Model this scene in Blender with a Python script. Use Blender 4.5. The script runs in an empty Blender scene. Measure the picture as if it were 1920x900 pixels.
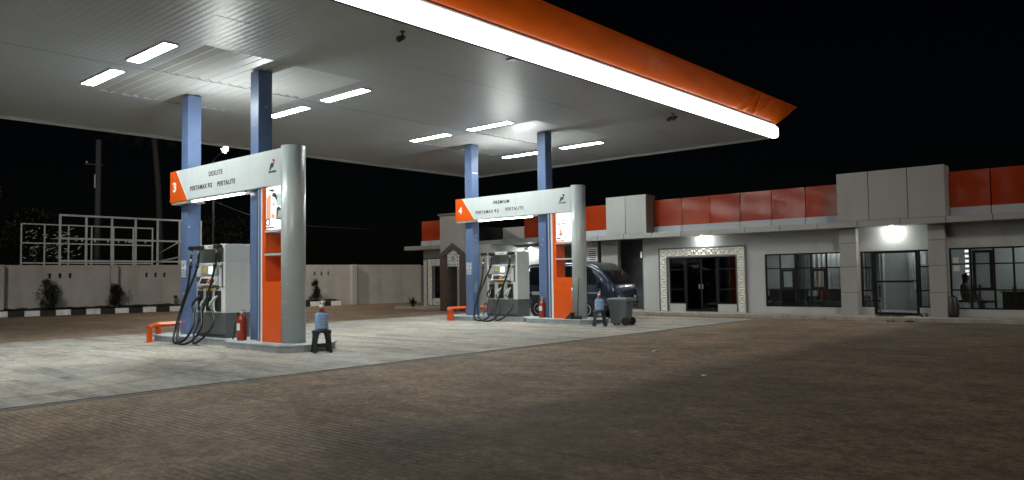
import bpy, bmesh, math, random
from mathutils import Vector, Matrix
R = math.radians
random.seed(7)
S = bpy.context.scene
COL = S.collection

# ---------------------------------------------------------------- camera
cam = bpy.data.cameras.new('camera')
cam.sensor_width = 36.0
cam.lens = 1431.18 / 1920 * 36.0
cam.clip_end = 2000
cam.clip_start = 0.05
co = bpy.data.objects.new('camera', cam); COL.objects.link(co)
yaw, pit, rol = 0.720137548, 0.0494614644, -0.014164258
fw = Vector((-math.sin(yaw)*math.cos(pit), math.cos(yaw)*math.cos(pit), math.sin(pit)))
rt = Vector((math.cos(yaw), math.sin(yaw), 0)); up = rt.cross(fw)
r2 = math.cos(rol)*rt + math.sin(rol)*up; u2 = -math.sin(rol)*rt + math.cos(rol)*up
co.matrix_world = Matrix.Translation((0, 0, 1.55)) @ Matrix((r2, u2, -fw)).transposed().to_4x4()
S.camera = co

# ---------------------------------------------------------------- night sky and a sun lamp standing in for unseen light from out of frame
SUN = Vector((0.66, -0.62, 0.48)).normalized()
w = bpy.data.worlds.new('World'); S.world = w; w.use_nodes = True
nt = w.node_tree; nt.nodes.clear()
sky = nt.nodes.new('ShaderNodeTexSky'); sky.sky_type = 'NISHITA'; sky.sun_disc = False
sky.sun_elevation = math.asin(SUN.z); sky.sun_rotation = math.atan2(SUN.x, SUN.y)
bg = nt.nodes.new('ShaderNodeBackground'); bg.inputs[1].default_value = 0.00022
wo = nt.nodes.new('ShaderNodeOutputWorld')
nt.links.new(sky.outputs[0], bg.inputs[0]); nt.links.new(bg.outputs[0], wo.inputs[0])
sl = bpy.data.lights.new('sun', 'SUN'); sl.energy = 0.80; sl.angle = R(7); sl.color = (1.0, 0.94, 0.85)
so = bpy.data.objects.new('sun', sl); COL.objects.link(so); so.location = (0, 0, 40)
so.rotation_euler = (-SUN).to_track_quat('-Z', 'Y').to_euler()

vs = S.view_settings
vs.view_transform = 'Standard'; vs.look = 'None'; vs.exposure = 0; vs.gamma = 1; vs.use_curve_mapping = False
S.render.engine = 'CYCLES'
cy = S.cycles
cy.use_denoising = True
cy.max_bounces = 8; cy.diffuse_bounces = 4; cy.glossy_bounces = 4; cy.transmission_bounces = 6; cy.transparent_max_bounces = 10
cy.sample_clamp_indirect = 4.0; cy.sample_clamp_direct = 0
cy.caustics_reflective = False; cy.caustics_refractive = False
L_PANEL = 110.0; L_STRIP = 3.5

# ---------------------------------------------------------------- materials
MATS = {}
def mat(name, col, rough=0.6, metal=0.0, var=0.12, vs_=3.0, bump=0.0, bs=40.0, spec=0.5, coat=0.0, emit=None, dirt=0.0):
    if name in MATS: return MATS[name]
    m = bpy.data.materials.new(name); m.use_nodes = True
    n = m.node_tree; b = n.nodes['Principled BSDF']
    b.inputs['Roughness'].default_value = rough; b.inputs['Metallic'].default_value = metal
    b.inputs['Specular IOR Level'].default_value = spec; b.inputs['Coat Weight'].default_value = coat
    tc = n.nodes.new('ShaderNodeTexCoord')
    if var > 0:
        no = n.nodes.new('ShaderNodeTexNoise'); no.inputs['Scale'].default_value = vs_; no.inputs['Detail'].default_value = 6
        no.inputs['Roughness'].default_value = 0.65
        n.links.new(tc.outputs['Object'], no.inputs['Vector'])
        cr = n.nodes.new('ShaderNodeValToRGB')
        cr.color_ramp.elements[0].position = 0.3; cr.color_ramp.elements[1].position = 0.7
        cr.color_ramp.elements[0].color = tuple(c*(1-var) for c in col)+(1,)
        cr.color_ramp.elements[1].color = tuple(min(1, c*(1+var*0.6)) for c in col)+(1,)
        n.links.new(no.outputs['Fac'], cr.inputs[0])
        out = cr.outputs[0]
        if dirt > 0:
            d = n.nodes.new('ShaderNodeTexNoise'); d.inputs['Scale'].default_value = vs_*0.6; d.inputs['Detail'].default_value = 8
            mp = n.nodes.new('ShaderNodeMapping'); mp.inputs['Scale'].default_value = (3.0, 3.0, 0.35)
            n.links.new(tc.outputs['Object'], mp.inputs[0]); n.links.new(mp.outputs[0], d.inputs['Vector'])
            r_ = n.nodes.new('ShaderNodeMapRange'); r_.inputs[1].default_value = 0.52; r_.inputs[2].default_value = 0.75
            r_.inputs[3].default_value = 0; r_.inputs[4].default_value = dirt
            n.links.new(d.outputs['Fac'], r_.inputs[0])
            mx = n.nodes.new('ShaderNodeMix'); mx.data_type = 'RGBA'
            n.links.new(r_.outputs[0], mx.inputs['Factor']); n.links.new(out, mx.inputs['A'])
            mx.inputs['B'].default_value = (col[0]*0.35, col[1]*0.32, col[2]*0.28, 1)
            out = mx.outputs['Result']
        n.links.new(out, b.inputs['Base Color'])
    else:
        b.inputs['Base Color'].default_value = tuple(col)+(1,)
    if bump > 0:
        nb = n.nodes.new('ShaderNodeTexNoise'); nb.inputs['Scale'].default_value = bs; nb.inputs['Detail'].default_value = 4
        n.links.new(tc.outputs['Object'], nb.inputs['Vector'])
        bp = n.nodes.new('ShaderNodeBump'); bp.inputs['Strength'].default_value = bump; bp.inputs['Distance'].default_value = 0.02
        n.links.new(nb.outputs['Fac'], bp.inputs['Height']); n.links.new(bp.outputs[0], b.inputs['Normal'])
    if emit:
        b.inputs['Emission Color'].default_value = tuple(emit[:3])+(1,); b.inputs['Emission Strength'].default_value = emit[3]
    MATS[name] = m
    return m

def wave_bump(m, axis, scale, strength, dist=0.01, prof='SIN'):
    n = m.node_tree; b = n.nodes['Principled BSDF']
    tc = n.nodes.new('ShaderNodeTexCoord'); wv = n.nodes.new('ShaderNodeTexWave')
    wv.wave_type = 'BANDS'; wv.bands_direction = axis; wv.wave_profile = prof
    wv.inputs['Scale'].default_value = scale; wv.inputs['Distortion'].default_value = 0.0
    n.links.new(tc.outputs['Object'], wv.inputs['Vector'])
    bp = n.nodes.new('ShaderNodeBump'); bp.inputs['Strength'].default_value = strength; bp.inputs['Distance'].default_value = dist
    n.links.new(wv.outputs['Fac'], bp.inputs['Height']); n.links.new(bp.outputs[0], b.inputs['Normal'])

def glass_mat(name, tint, refl=1.0, base=0.05):
    m = bpy.data.materials.new(name); m.use_nodes = True
    n = m.node_tree; n.nodes.clear()
    o = n.nodes.new('ShaderNodeOutputMaterial'); mx = n.nodes.new('ShaderNodeMixShader')
    t = n.nodes.new('ShaderNodeBsdfTransparent'); t.inputs[0].default_value = tuple(tint)+(1,)
    g = n.nodes.new('ShaderNodeBsdfGlossy'); g.inputs['Roughness'].default_value = 0.02; g.inputs[0].default_value = (refl, refl, refl, 1)
    f = n.nodes.new('ShaderNodeFresnel'); f.inputs[0].default_value = 1.5
    n.links.new(f.outputs[0], mx.inputs[0]); n.links.new(t.outputs[0], mx.inputs[1]); n.links.new(g.outputs[0], mx.inputs[2])
    n.links.new(mx.outputs[0], o.inputs[0])
    MATS[name] = m
    return m

M_SIGN = mat('sign_grey_paint', (0.56, 0.60, 0.60), 0.38, var=0.06, vs_=1.5, dirt=0.12)
M_PYLON = mat('pylon_grey_paint', (0.47, 0.51, 0.515), 0.30, var=0.07, vs_=1.2, dirt=0.15)
M_ORANGE = mat('orange_paint', (0.72, 0.095, 0.008), 0.35, var=0.08, vs_=2)
M_BLUE = mat('blue_column_paint', (0.115, 0.17, 0.31), 0.30, var=0.16, vs_=1.6, dirt=0.15)
M_SCUFF = mat('paler_blue_patch', (0.26, 0.32, 0.44), 0.5)
M_STRIPEBLUE = mat('dark_blue_stripe', (0.03, 0.08, 0.2), 0.4)
M_WHITE = mat('white_paint', (0.72, 0.72, 0.70), 0.5, var=0.08)
M_LETTER = mat('sign_lettering', (0.035, 0.012, 0.012), 0.5, var=0)
M_LRED = mat('emblem_red', (0.5, 0.03, 0.03), 0.5, var=0)
M_LBLUE = mat('emblem_dark', (0.03, 0.05, 0.09), 0.5, var=0)
M_BLACK = mat('black_plastic', (0.018, 0.018, 0.02), 0.45, var=0.2, vs_=8)
M_RUBBER = mat('hose_rubber', (0.012, 0.012, 0.013), 0.35, var=0.1)
M_DISP = mat('dispenser_white', (0.64, 0.66, 0.64), 0.35, var=0.06, vs_=2, dirt=0.1)
M_DGREY = mat('dispenser_dark_grey', (0.10, 0.11, 0.115), 0.5, var=0.1)
M_STEEL = mat('brushed_steel', (0.45, 0.46, 0.47), 0.3, metal=0.9, var=0.1)
M_CHROME = mat('pale_metal', (0.6, 0.6, 0.6), 0.3, metal=0.7, var=0.05)
M_ISL = mat('island_concrete', (0.36, 0.40, 0.43), 0.7, var=0.2, vs_=4, bump=0.2, dirt=0.4)
M_REDEXT = mat('extinguisher_red', (0.30, 0.028, 0.010), 0.3, var=0.05)
M_YEL = mat('yellow_sticker', (0.6, 0.42, 0.03), 0.5, var=0)
M_SCREEN = mat('lit_screen', (0.7, 0.75, 0.75), 0.3, var=0, emit=(0.85, 0.95, 1.0, 0.9))
M_LCD = mat('grey_display', (0.38, 0.40, 0.40), 0.2, var=0)
M_LAMP = mat('canopy_lamp', (0.9, 0.9, 0.9), 0.5, var=0, emit=(0.93, 1.0, 0.97, L_PANEL))
M_STRIP = mat('light_strip', (0.9, 0.9, 0.9), 0.5, var=0, emit=(0.95, 1.0, 0.95, L_STRIP))
M_TUBE = mat('tube_lamp', (0.9, 0.9, 0.9), 0.5, var=0, emit=(0.92, 1.0, 0.99, 16.0))
M_CEIL = mat('canopy_ceiling_sheet', (0.375, 0.41, 0.435), 0.36, var=0.08, vs_=0.6)
wave_bump(M_CEIL, 'Y', 2.2, 0.20, 0.015)
M_CORR = mat('corrugated_sheet', (0.46, 0.47, 0.47), 0.35, var=0.06, vs_=1)
M_ROOF = mat('roof_sheet', (0.2, 0.2, 0.2), 0.6)
M_TRIM = mat('canopy_trim', (0.6, 0.6, 0.57), 0.4, var=0.08)
M_FLARE = mat('orange_fascia_film', (0.70, 0.105, 0.001), 0.34, var=0.12, vs_=0.7, bump=0.03, bs=1.5, spec=0.15, coat=0.4)
M_REDPAN = mat('orange_cladding', (0.29, 0.032, 0.006), 0.2, var=0.22, vs_=0.5, bump=0.04, bs=1.4, spec=0.45)
M_GREYPAN = mat('grey_cladding', (0.32, 0.315, 0.30), 0.42, var=0.06, vs_=0.8, dirt=0.15)
M_PALEPAN = mat('pale_blue_cladding', (0.36, 0.385, 0.41), 0.4, var=0.08, vs_=0.9, dirt=0.15)
M_SHADEPAN = mat('shaded_grey_cladding', (0.20, 0.215, 0.23), 0.45, var=0.1, vs_=0.9, dirt=0.2)  # darker copy of the grey cladding, shade of the left ledge put into its colour
M_PAINT = mat('facade_paint', (0.39, 0.40, 0.395), 0.75, var=0.08, vs_=0.8, dirt=0.22, bump=0.05, bs=30)
M_DARKWALL = mat('dark_grey_wall', (0.11, 0.115, 0.125), 0.75, var=0.12, vs_=1.0)  # much darker grey than the facade, on recess walls and the wall's end
M_GAP = mat('dark_joint', (0.02, 0.02, 0.02), 0.8, var=0)
M_FRAME = mat('black_window_frame', (0.008, 0.008, 0.009), 0.5, var=0, spec=0.2)
M_GLASS = glass_mat('window_glass', (0.86, 0.88, 0.88), 0.55)
M_DGLASS = glass_mat('dark_window_glass', (0.28, 0.30, 0.31), 0.7)
M_VGLASS = mat('car_glass', (0.008, 0.009, 0.011), 0.22, var=0, spec=0.12)
M_RELIEF = mat('carved_white_relief', (0.66, 0.64, 0.58), 0.6, var=0.1, vs_=3)
M_BRICK = None
M_ROOM = mat('room_paint', (0.42, 0.43, 0.42), 0.8, var=0.1)
M_CURT = mat('pale_curtain', (0.55, 0.56, 0.55), 0.85, var=0.2, vs_=4)
M_DARKFAB = mat('dark_upholstery', (0.025, 0.024, 0.026), 0.6, var=0.2)
M_WOOD = mat('dark_wood', (0.05, 0.035, 0.025), 0.5, var=0.2)
M_SKIN = mat('skin', (0.35, 0.2, 0.13), 0.5, var=0)
M_SHIRT = mat('grey_shirt', (0.22, 0.21, 0.22), 0.8)
M_HAIR = mat('dark_hair', (0.012, 0.01, 0.01), 0.5)
M_WALL = mat('perimeter_wall_paint', (0.37, 0.35, 0.33), 0.85, var=0.16, vs_=0.7, dirt=0.4, bump=0.12, bs=25)
M_SOIL = mat('planter_soil', (0.022, 0.018, 0.014), 0.95, var=0.4, vs_=6, bump=0.6, bs=12)
M_KWHITE = mat('kerb_white', (0.74, 0.74, 0.72), 0.8, var=0.2, vs_=3, dirt=0.35)
M_KBLACK = mat('kerb_black', (0.016, 0.016, 0.017), 0.7, var=0.3)
M_LEAF = mat('shrub_leaves', (0.016, 0.022, 0.011), 0.6, var=0.45, vs_=7)
M_LEAF2 = mat('dark_shrub_leaves', (0.018, 0.017, 0.011), 0.6, var=0.45, vs_=7)
M_TRUNK = mat('far_palm_trunk', (0.028, 0.026, 0.024), 0.9, var=0.3, vs_=4)
M_BARK = mat('bark', (0.10, 0.085, 0.07), 0.9, var=0.3, vs_=8, bump=0.4, bs=20)
M_POLE = mat('weathered_pole', (0.045, 0.047, 0.052), 0.8, var=0.25, vs_=3)
M_FRAMESTEEL = mat('pale_frame_steel', (0.62, 0.63, 0.64), 0.6, var=0.2, vs_=2)
M_FILM = mat('torn_film', (0.6, 0.6, 0.6), 0.35, var=0.3)
M_VAN = mat('van_navy_paint', (0.032, 0.052, 0.095), 0.2, metal=0.3, var=0.08, coat=0.6)
M_TYRE = mat('tyre', (0.012, 0.012, 0.012), 0.8, var=0.1)
M_BIN = mat('bin_grey_plastic', (0.115, 0.138, 0.145), 0.5, var=0.1)
M_WBLUE = None
M_PAPER = mat('paper', (0.7, 0.7, 0.68), 0.8, var=0.1)
M_PLINTH = mat('step_concrete', (0.33, 0.30, 0.26), 0.8, var=0.25, vs_=2.5, bump=0.2, dirt=0.5)
M_POSTER = mat('backlit_poster', (0.8, 0.8, 0.8), 0.4, var=0, emit=(0.97, 1.0, 0.97, 0.85))
M_SALMON = mat('poster_salmon', (0.7, 0.3, 0.22), 0.5, var=0.2, vs_=6, emit=(0.8, 0.36, 0.27, 0.55))
M_PGREY = mat('poster_grey', (0.05, 0.055, 0.06), 0.5, var=0.2)
M_PRED = mat('poster_red', (0.6, 0.03, 0.02), 0.5, var=0, emit=(0.6, 0.03, 0.02, 0.4))
M_PMINT = mat('poster_mint', (0.4, 0.55, 0.52), 0.5, var=0.1, emit=(0.5, 0.66, 0.62, 0.5))
M_UP = mat('uplight_diffuser', (0.9, 0.9, 0.9), 0.5, var=0, emit=(0.95, 1.0, 0.97, 115.0))
M_BULB = mat('street_lamp_bulb', (1, 1, 1), 0.5, var=0, emit=(1.0, 0.92, 0.80, 5500.0))
M_DOWN = mat('down_light', (1, 1, 1), 0.5, var=0, emit=(0.97, 1.0, 0.95, 520.0))
M_ROOML = mat('room_lamp', (1, 1, 1), 0.5, var=0, emit=(0.93, 1.0, 0.98, 24.0))
M_SQUARES = mat('glowing_window_squares', (0.8, 0.8, 0.8), 0.5, var=0, emit=(1, 1, 1, 0.8))

def build_brick():
    m = bpy.data.materials.new('brown_tile'); m.use_nodes = True
    n = m.node_tree; b = n.nodes['Principled BSDF']; b.inputs['Roughness'].default_value = 0.5
    tc = n.nodes.new('ShaderNodeTexCoord'); br = n.nodes.new('ShaderNodeTexBrick')
    mp = n.nodes.new('ShaderNodeMapping'); mp.inputs['Rotation'].default_value = (R(90), 0, 0)
    n.links.new(tc.outputs['Object'], mp.inputs[0]); n.links.new(mp.outputs[0], br.inputs['Vector'])
    br.inputs['Color1'].default_value = (0.11, 0.07, 0.05, 1); br.inputs['Color2'].default_value = (0.05, 0.03, 0.022, 1)
    br.inputs['Mortar'].default_value = (0.03, 0.025, 0.02, 1); br.inputs['Scale'].default_value = 9
    br.inputs['Mortar Size'].default_value = 0.03
    n.links.new(br.outputs[0], b.inputs['Base Color'])
    return m
M_BRICK = build_brick()
def build_bluewater():
    m = bpy.data.materials.new('blue_bottle_plastic'); m.use_nodes = True
    b = m.node_tree.nodes['Principled BSDF']
    b.inputs['Base Color'].default_value = (0.42, 0.62, 0.95, 1); b.inputs['Roughness'].default_value = 0.12
    b.inputs['Transmission Weight'].default_value = 0.3; b.inputs['IOR'].default_value = 1.33
    return m
M_WBLUE = build_bluewater()

def ground_mat(name, col, seam, groove_str, var, stain):
    m = bpy.data.materials.new(name); m.use_nodes = True
    n = m.node_tree; L = n.links.new; b = n.nodes['Principled BSDF']; b.inputs['Roughness'].default_value = 0.8
    b.inputs['Specular IOR Level'].default_value = 0.25
    tc = n.nodes.new('ShaderNodeTexCoord'); P = tc.outputs['Object']
    def noise(sc, det=6, ro=0.6, scl=None):
        no = n.nodes.new('ShaderNodeTexNoise'); no.inputs['Scale'].default_value = sc; no.inputs['Detail'].default_value = det
        no.inputs['Roughness'].default_value = ro
        if scl:
            mp = n.nodes.new('ShaderNodeMapping'); mp.inputs['Scale'].default_value = scl
            L(P, mp.inputs[0]); L(mp.outputs[0], no.inputs['Vector'])
        else: L(P, no.inputs['Vector'])
        return no.outputs['Fac']
    def rng(s, a, c, d, e):
        r_ = n.nodes.new('ShaderNodeMapRange'); L(s, r_.inputs[0])
        for i, v in enumerate((a, c, d, e)): r_.inputs[i+1].default_value = v
        return r_.outputs[0]
    def mth(op, a, c):
        q = n.nodes.new('ShaderNodeMath'); q.operation = op
        for i, v in enumerate((a, c)):
            if isinstance(v, (int, float)): q.inputs[i].default_value = v
            else: L(v, q.inputs[i])
        return q.outputs[0]
    f = rng(noise(0.5), 0.35, 0.68, 1-var*0.5, 1+var*0.25)
    f = mth('MULTIPLY', f, rng(noise(3.0, 8, 0.7), 0.35, 0.65, 1-var*0.7, 1+var*0.45))
    f = mth('MULTIPLY', f, rng(noise(1.3, 8, 0.75, (0.7, 1.3, 1)), 0.32, 0.68, 1-var*0.9, 1+var*0.5))
    f = mth('MULTIPLY', f, rng(noise(9.0, 6, 0.8), 0.38, 0.62, 1-var*1.0, 1+var*0.75))
    f = mth('MULTIPLY', f, rng(noise(26.0, 5, 0.75), 0.36, 0.64, 1-var*0.9, 1+var*0.7))
    sx = n.nodes.new('ShaderNodeSeparateXYZ'); L(P, sx.inputs[0])
    h = noise(60, 3)
    if groove_str > 0:
        wv = n.nodes.new('ShaderNodeTexWave'); wv.wave_type = 'BANDS'; wv.bands_direction = 'Y'; wv.wave_profile = 'SIN'
        wv.inputs['Scale'].default_value = 2*math.pi/20/0.085; wv.inputs['Distortion'].default_value = 0.5; wv.inputs['Detail'].default_value = 2
        wv.inputs['Detail Scale'].default_value = 0.6
        L(P, wv.inputs['Vector'])
        wear = mth('MULTIPLY', rng(noise(0.35, 4), 0.42, 0.62, 0.05, 1.0), rng(noise(2.5, 5), 0.35, 0.62, 0.55, 1.0))
        g = mth('MULTIPLY', rng(wv.outputs['Fac'], 0.04, 0.30, groove_str, 0.0), wear)
        f = mth('MULTIPLY', f, mth('SUBTRACT', 1.0, g))
        h = mth('ADD', mth('MULTIPLY', h, 0.3), mth('MULTIPLY', g, -1.0))
        # shadow painted into the yard colour: darkest along its edge, paler beyond
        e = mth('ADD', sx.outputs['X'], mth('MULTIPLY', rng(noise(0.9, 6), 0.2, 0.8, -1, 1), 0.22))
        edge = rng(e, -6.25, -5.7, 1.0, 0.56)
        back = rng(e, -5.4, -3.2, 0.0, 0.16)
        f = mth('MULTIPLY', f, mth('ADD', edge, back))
        jy = mth('ABSOLUTE', mth('SUBTRACT', mth('MODULO', mth('ADD', sx.outputs['Y'], 101.2), 5.2), 2.6), 0.0)
        f = mth('MULTIPLY', f, rng(jy, 0.008, 0.02, 0.55, 1.0))
    if stain:
        d = n.nodes.new('ShaderNodeVectorMath'); d.operation = 'DISTANCE'
        mp = n.nodes.new('ShaderNodeMapping'); mp.inputs['Scale'].default_value = (0.42, 1.0, 1)
        L(P, mp.inputs[0]); L(mp.outputs[0], d.inputs[0]); d.inputs[1].default_value = (-13.6*0.42, 6.3, 0)
        spots = rng(noise(0.9, 3, 0.5), 0.66, 0.72, 1.0, 0.55)
        f = mth('MULTIPLY', f, spots)
        q = mth('ADD', d.outputs['Value'], mth('MULTIPLY', noise(1.3, 8, 0.7, (0.6, 1.6, 1)), 1.6))
        f = mth('MULTIPLY', f, rng(q, 1.0, 2.1, 0.52, 1.0))
        f = mth('MULTIPLY', f, rng(noise(0.8, 8, 0.75, (0.35, 2.2, 1)), 0.48, 0.64, 1.0, 0.55))
        # tyre arcs
        d2 = n.nodes.new('ShaderNodeVectorMath'); d2.operation = 'DISTANCE'; L(P, d2.inputs[0]); d2.inputs[1].default_value = (-17.5, 3.2, 0)
        rr = mth('ABSOLUTE', mth('SUBTRACT', mth('ADD', d2.outputs['Value'], mth('MULTIPLY', noise(1.2), 0.2)), 5.5), 0)
        f = mth('MULTIPLY', f, rng(rr, 0.03, 0.12, 0.80, 1.0))
        rr = mth('ABSOLUTE', mth('SUBTRACT', mth('ADD', d2.outputs['Value'], mth('MULTIPLY', noise(1.2), 0.2)), 4.3), 0)
        f = mth('MULTIPLY', f, rng(rr, 0.03, 0.14, 0.85, 1.0))
        for y0 in (15.2, 4.0):
            jy = mth('ABSOLUTE', mth('SUBTRACT', sx.outputs['Y'], y0), 0)
            f = mth('MULTIPLY', f, rng(jy, 0.006, 0.014, 0.6, 1.0))
    vm = n.nodes.new('ShaderNodeVectorMath'); vm.operation = 'SCALE'
    ca = n.nodes.new('ShaderNodeMix'); ca.data_type = 'RGBA'
    L(rng(noise(0.7, 5), 0.4, 0.6, 0, 1), ca.inputs['Factor'])
    ca.inputs['A'].default_value = tuple(col)+(1,); ca.inputs['B'].default_value = tuple(seam)+(1,)
    L(ca.outputs['Result'], vm.inputs[0]); L(f, vm.inputs['Scale']); L(vm.outputs[0], b.inputs['Base Color'])
    bp = n.nodes.new('ShaderNodeBump'); bp.inputs['Strength'].default_value = 0.4; bp.inputs['Distance'].default_value = 0.01
    L(h, bp.inputs['Height']); L(bp.outputs[0], b.inputs['Normal'])
    return m
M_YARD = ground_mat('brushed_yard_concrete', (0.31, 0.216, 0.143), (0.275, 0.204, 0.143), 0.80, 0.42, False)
M_SLAB = ground_mat('forecourt_concrete', (0.455, 0.41, 0.34), (0.375, 0.365, 0.345), 0.0, 0.20, True)
M_EARTH = mat('dark_earth', (0.03, 0.027, 0.024), 0.95, var=0.3, vs_=0.3)

# ---------------------------------------------------------------- mesh helpers
def NB(): return bmesh.new()
def bx(bm, x0, x1, y0, y1, z0, z1, bev=0.0, mi=0):
    vs_ = [bm.verts.new(p) for p in ((x0,y0,z0),(x1,y0,z0),(x1,y1,z0),(x0,y1,z0),(x0,y0,z1),(x1,y0,z1),(x1,y1,z1),(x0,y1,z1))]
    fs = [bm.faces.new([vs_[i] for i in q]) for q in ((3,2,1,0),(4,5,6,7),(0,1,5,4),(1,2,6,5),(2,3,7,6),(3,0,4,7))]
    for f in fs: f.material_index = mi
    if bev > 0:
        es = list({e for f in fs for e in f.edges})
        r = bmesh.ops.bevel(bm, geom=es, offset=bev, segments=2, affect='EDGES', profile=0.5, clamp_overlap=True)
        for f in r['faces']: f.material_index = mi
def frame_of(d):
    d = d.normalized(); a = Vector((0,0,1)) if abs(d.z) < 0.9 else Vector((1,0,0))
    u = d.cross(a).normalized(); return u, d.cross(u).normalized()
def rings(bm, rs, closed_ends=True, smooth=True, mi=0):
    vv = [[bm.verts.new(p) for p in r] for r in rs]
    n = len(rs[0])
    for a, b in zip(vv, vv[1:]):
        for i in range(n):
            f = bm.faces.new((a[i], a[(i+1)%n], b[(i+1)%n], b[i])); f.smooth = smooth; f.material_index = mi
    if closed_ends:
        f = bm.faces.new(vv[0][::-1]); f.material_index = mi
        f = bm.faces.new(vv[-1]); f.material_index = mi
def tube(bm, pts, rad, seg=8, mi=0, smooth=True):
    pts = [Vector(p) for p in pts]; rs = []; u = None
    for i, p in enumerate(pts):
        d = (pts[min(i+1, len(pts)-1)] - pts[max(i-1, 0)])
        if d.length < 1e-9: d = Vector((0,0,1))
        d.normalize()
        if u is None: u, v = frame_of(d)
        else:
            u = (u - d*u.dot(d)).normalized(); v = d.cross(u)
        r = rad[i] if isinstance(rad, (list, tuple)) else rad
        rs.append([p + (u*math.cos(t) + v*math.sin(t))*r for t in [2*math.pi*k/seg for k in range(seg)]])
    rings(bm, rs, mi=mi, smooth=smooth)
def cyl(bm, p0, p1, r0, r1=None, seg=16, mi=0): tube(bm, [p0, p1], [r0, r0 if r1 is None else r1], seg, mi)
def lathe(bm, prof, c=(0,0,0), seg=20, mi=0):
    rs = [[Vector((c[0]+r*math.cos(t), c[1]+r*math.sin(t), c[2]+z)) for t in [2*math.pi*k/seg for k in range(seg)]] for r, z in prof]
    rings(bm, rs, mi=mi)
def spline(pts, n=8):
    P = [Vector(p) for p in pts]; P = [P[0]*2-P[1]] + P + [P[-1]*2-P[-2]]; out = []
    for i in range(1, len(P)-2):
        a, b, c, d = P[i-1:i+3]
        for k in range(n):
            t = k/n
            out.append(0.5*((2*b)+(c-a)*t+(2*a-5*b+4*c-d)*t*t+(3*b-a-3*c+d)*t**3))
    out.append(P[-2]); return out
def prism(bm, poly, axis, a, b, mi=0):
    """poly: 2D points (counter-clockwise) extruded along axis from a to b."""
    def P(p, t): return {'x': (t, p[0], p[1]), 'y': (p[0], t, p[1]), 'z': (p[0], p[1], t)}[axis]
    A = [bm.verts.new(P(p, a)) for p in poly]; B = [bm.verts.new(P(p, b)) for p in poly]; n = len(poly)
    fs = [bm.faces.new(A[::-1]), bm.faces.new(B)]
    for i in range(n): fs.append(bm.faces.new((A[i], A[(i+1)%n], B[(i+1)%n], B[i])))
    for f in fs: f.material_index = mi
def fin(name, bm, m, parent=None, shift=None, smooth_angle=None, recalc=True):
    if recalc: bmesh.ops.recalc_face_normals(bm, faces=bm.faces[:])
    if shift is not None: bmesh.ops.translate(bm, verts=bm.verts[:], vec=-Vector(shift))
    me = bpy.data.meshes.new(name); bm.to_mesh(me); bm.free()
    for q in (m if isinstance(m, (list, tuple)) else [m]): me.materials.append(q)
    o = bpy.data.objects.new(name, me); COL.objects.link(o)
    if parent is not None: o.parent = parent
    return o
def tag(o, label, cat, group=None):
    o['label'] = label; o['category'] = cat
    if group: o['group'] = group
    return o
def thing(name, label, cat, loc=(0,0,0), rotz=0.0, group=None):
    o = bpy.data.objects.new(name, None); COL.objects.link(o); o.location = loc; o.rotation_euler = (0,0,rotz)
    o.empty_display_size = 0.2
    return tag(o, label, cat, group)
def single(name, bm, m, label, cat, loc, rotz=0.0, group=None):
    o = fin(name, bm, m); o.location = loc; o.rotation_euler = (0,0,rotz); return tag(o, label, cat, group)
def struct(name, bm, m):
    o = fin(name, bm, m); o['kind'] = 'structure'; return o
def copy_tree(o, parent=None):
    c = o.copy(); COL.objects.link(c)
    if parent is not None: c.parent = parent
    for ch in [q for q in bpy.data.objects if q.parent == o]: copy_tree(ch, c)
    return c
DG = None
def text_mesh(name, s, size, xs, m, parent, loc, bold=0.0, ext=0.003, align='LEFT', rot=(R(90),0,0)):
    cu = bpy.data.curves.new('t', 'FONT'); cu.body = s; cu.size = 0.2; cu.extrude = ext; cu.offset = bold; cu.align_x = align; cu.space_character = 1.22
    cu.resolution_u = 4
    to = bpy.data.objects.new('t', cu); COL.objects.link(to)
    bpy.context.view_layer.update()
    me = bpy.data.meshes.new_from_object(to.evaluated_get(bpy.context.evaluated_depsgraph_get()))
    bpy.data.objects.remove(to); bpy.data.curves.remove(cu)
    x0 = min(v.co.x for v in me.vertices); x1 = max(v.co.x for v in me.vertices); y0 = min(v.co.y for v in me.vertices); y1 = max(v.co.y for v in me.vertices)
    me.transform(Matrix.Diagonal((xs/(x1-x0), size/(y1-y0), 1, 1)) @ Matrix.Translation((-x0, -y0, 0)))
    from mathutils import Euler
    me.transform(Euler(rot).to_matrix().to_4x4())
    me.name = name; me.materials.clear(); me.materials.append(m)
    o = bpy.data.objects.new(name, me); COL.objects.link(o); o.parent = parent; o.location = loc
    return o

# ================================================================ SETTING
bm = NB()
bmesh.ops.create_grid(bm, x_segments=1, y_segments=1, size=600)
struct('ground', bm, M_EARTH).location = (0, 0, -0.012)
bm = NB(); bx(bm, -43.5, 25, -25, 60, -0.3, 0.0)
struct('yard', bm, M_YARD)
SX0, SX1, SY1 = -23.75, -11.0, 25.4
bm = NB(); bx(bm, SX0, SX1-0.16, -18, SY1, -0.2, 0.012)
struct('forecourt_slab', bm, M_SLAB)
bm = NB()
bx(bm, SX1-0.04, SX1, -18, SY1, -0.1, 0.014); bx(bm, SX1-0.155, SX1-0.115, -18, SY1, -0.1, 0.010, mi=1)
y = -18
while y < SY1:
    bx(bm, SX1-0.115, SX1-0.04, y, y+0.9, -0.1, 0.004, mi=2); y += 0.96
struct('drain_channel', bm, [M_ISL, M_GAP, M_DGREY])
bm = NB(); bx(bm, SX0-0.06, SX0-0.004, -18, SY1, -0.1, 0.008); bx(bm, SX0, SX1-0.16, SY1+0.003, SY1+0.05, -0.1, 0.008)
struct('slab_joint', bm, M_GAP)

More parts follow.
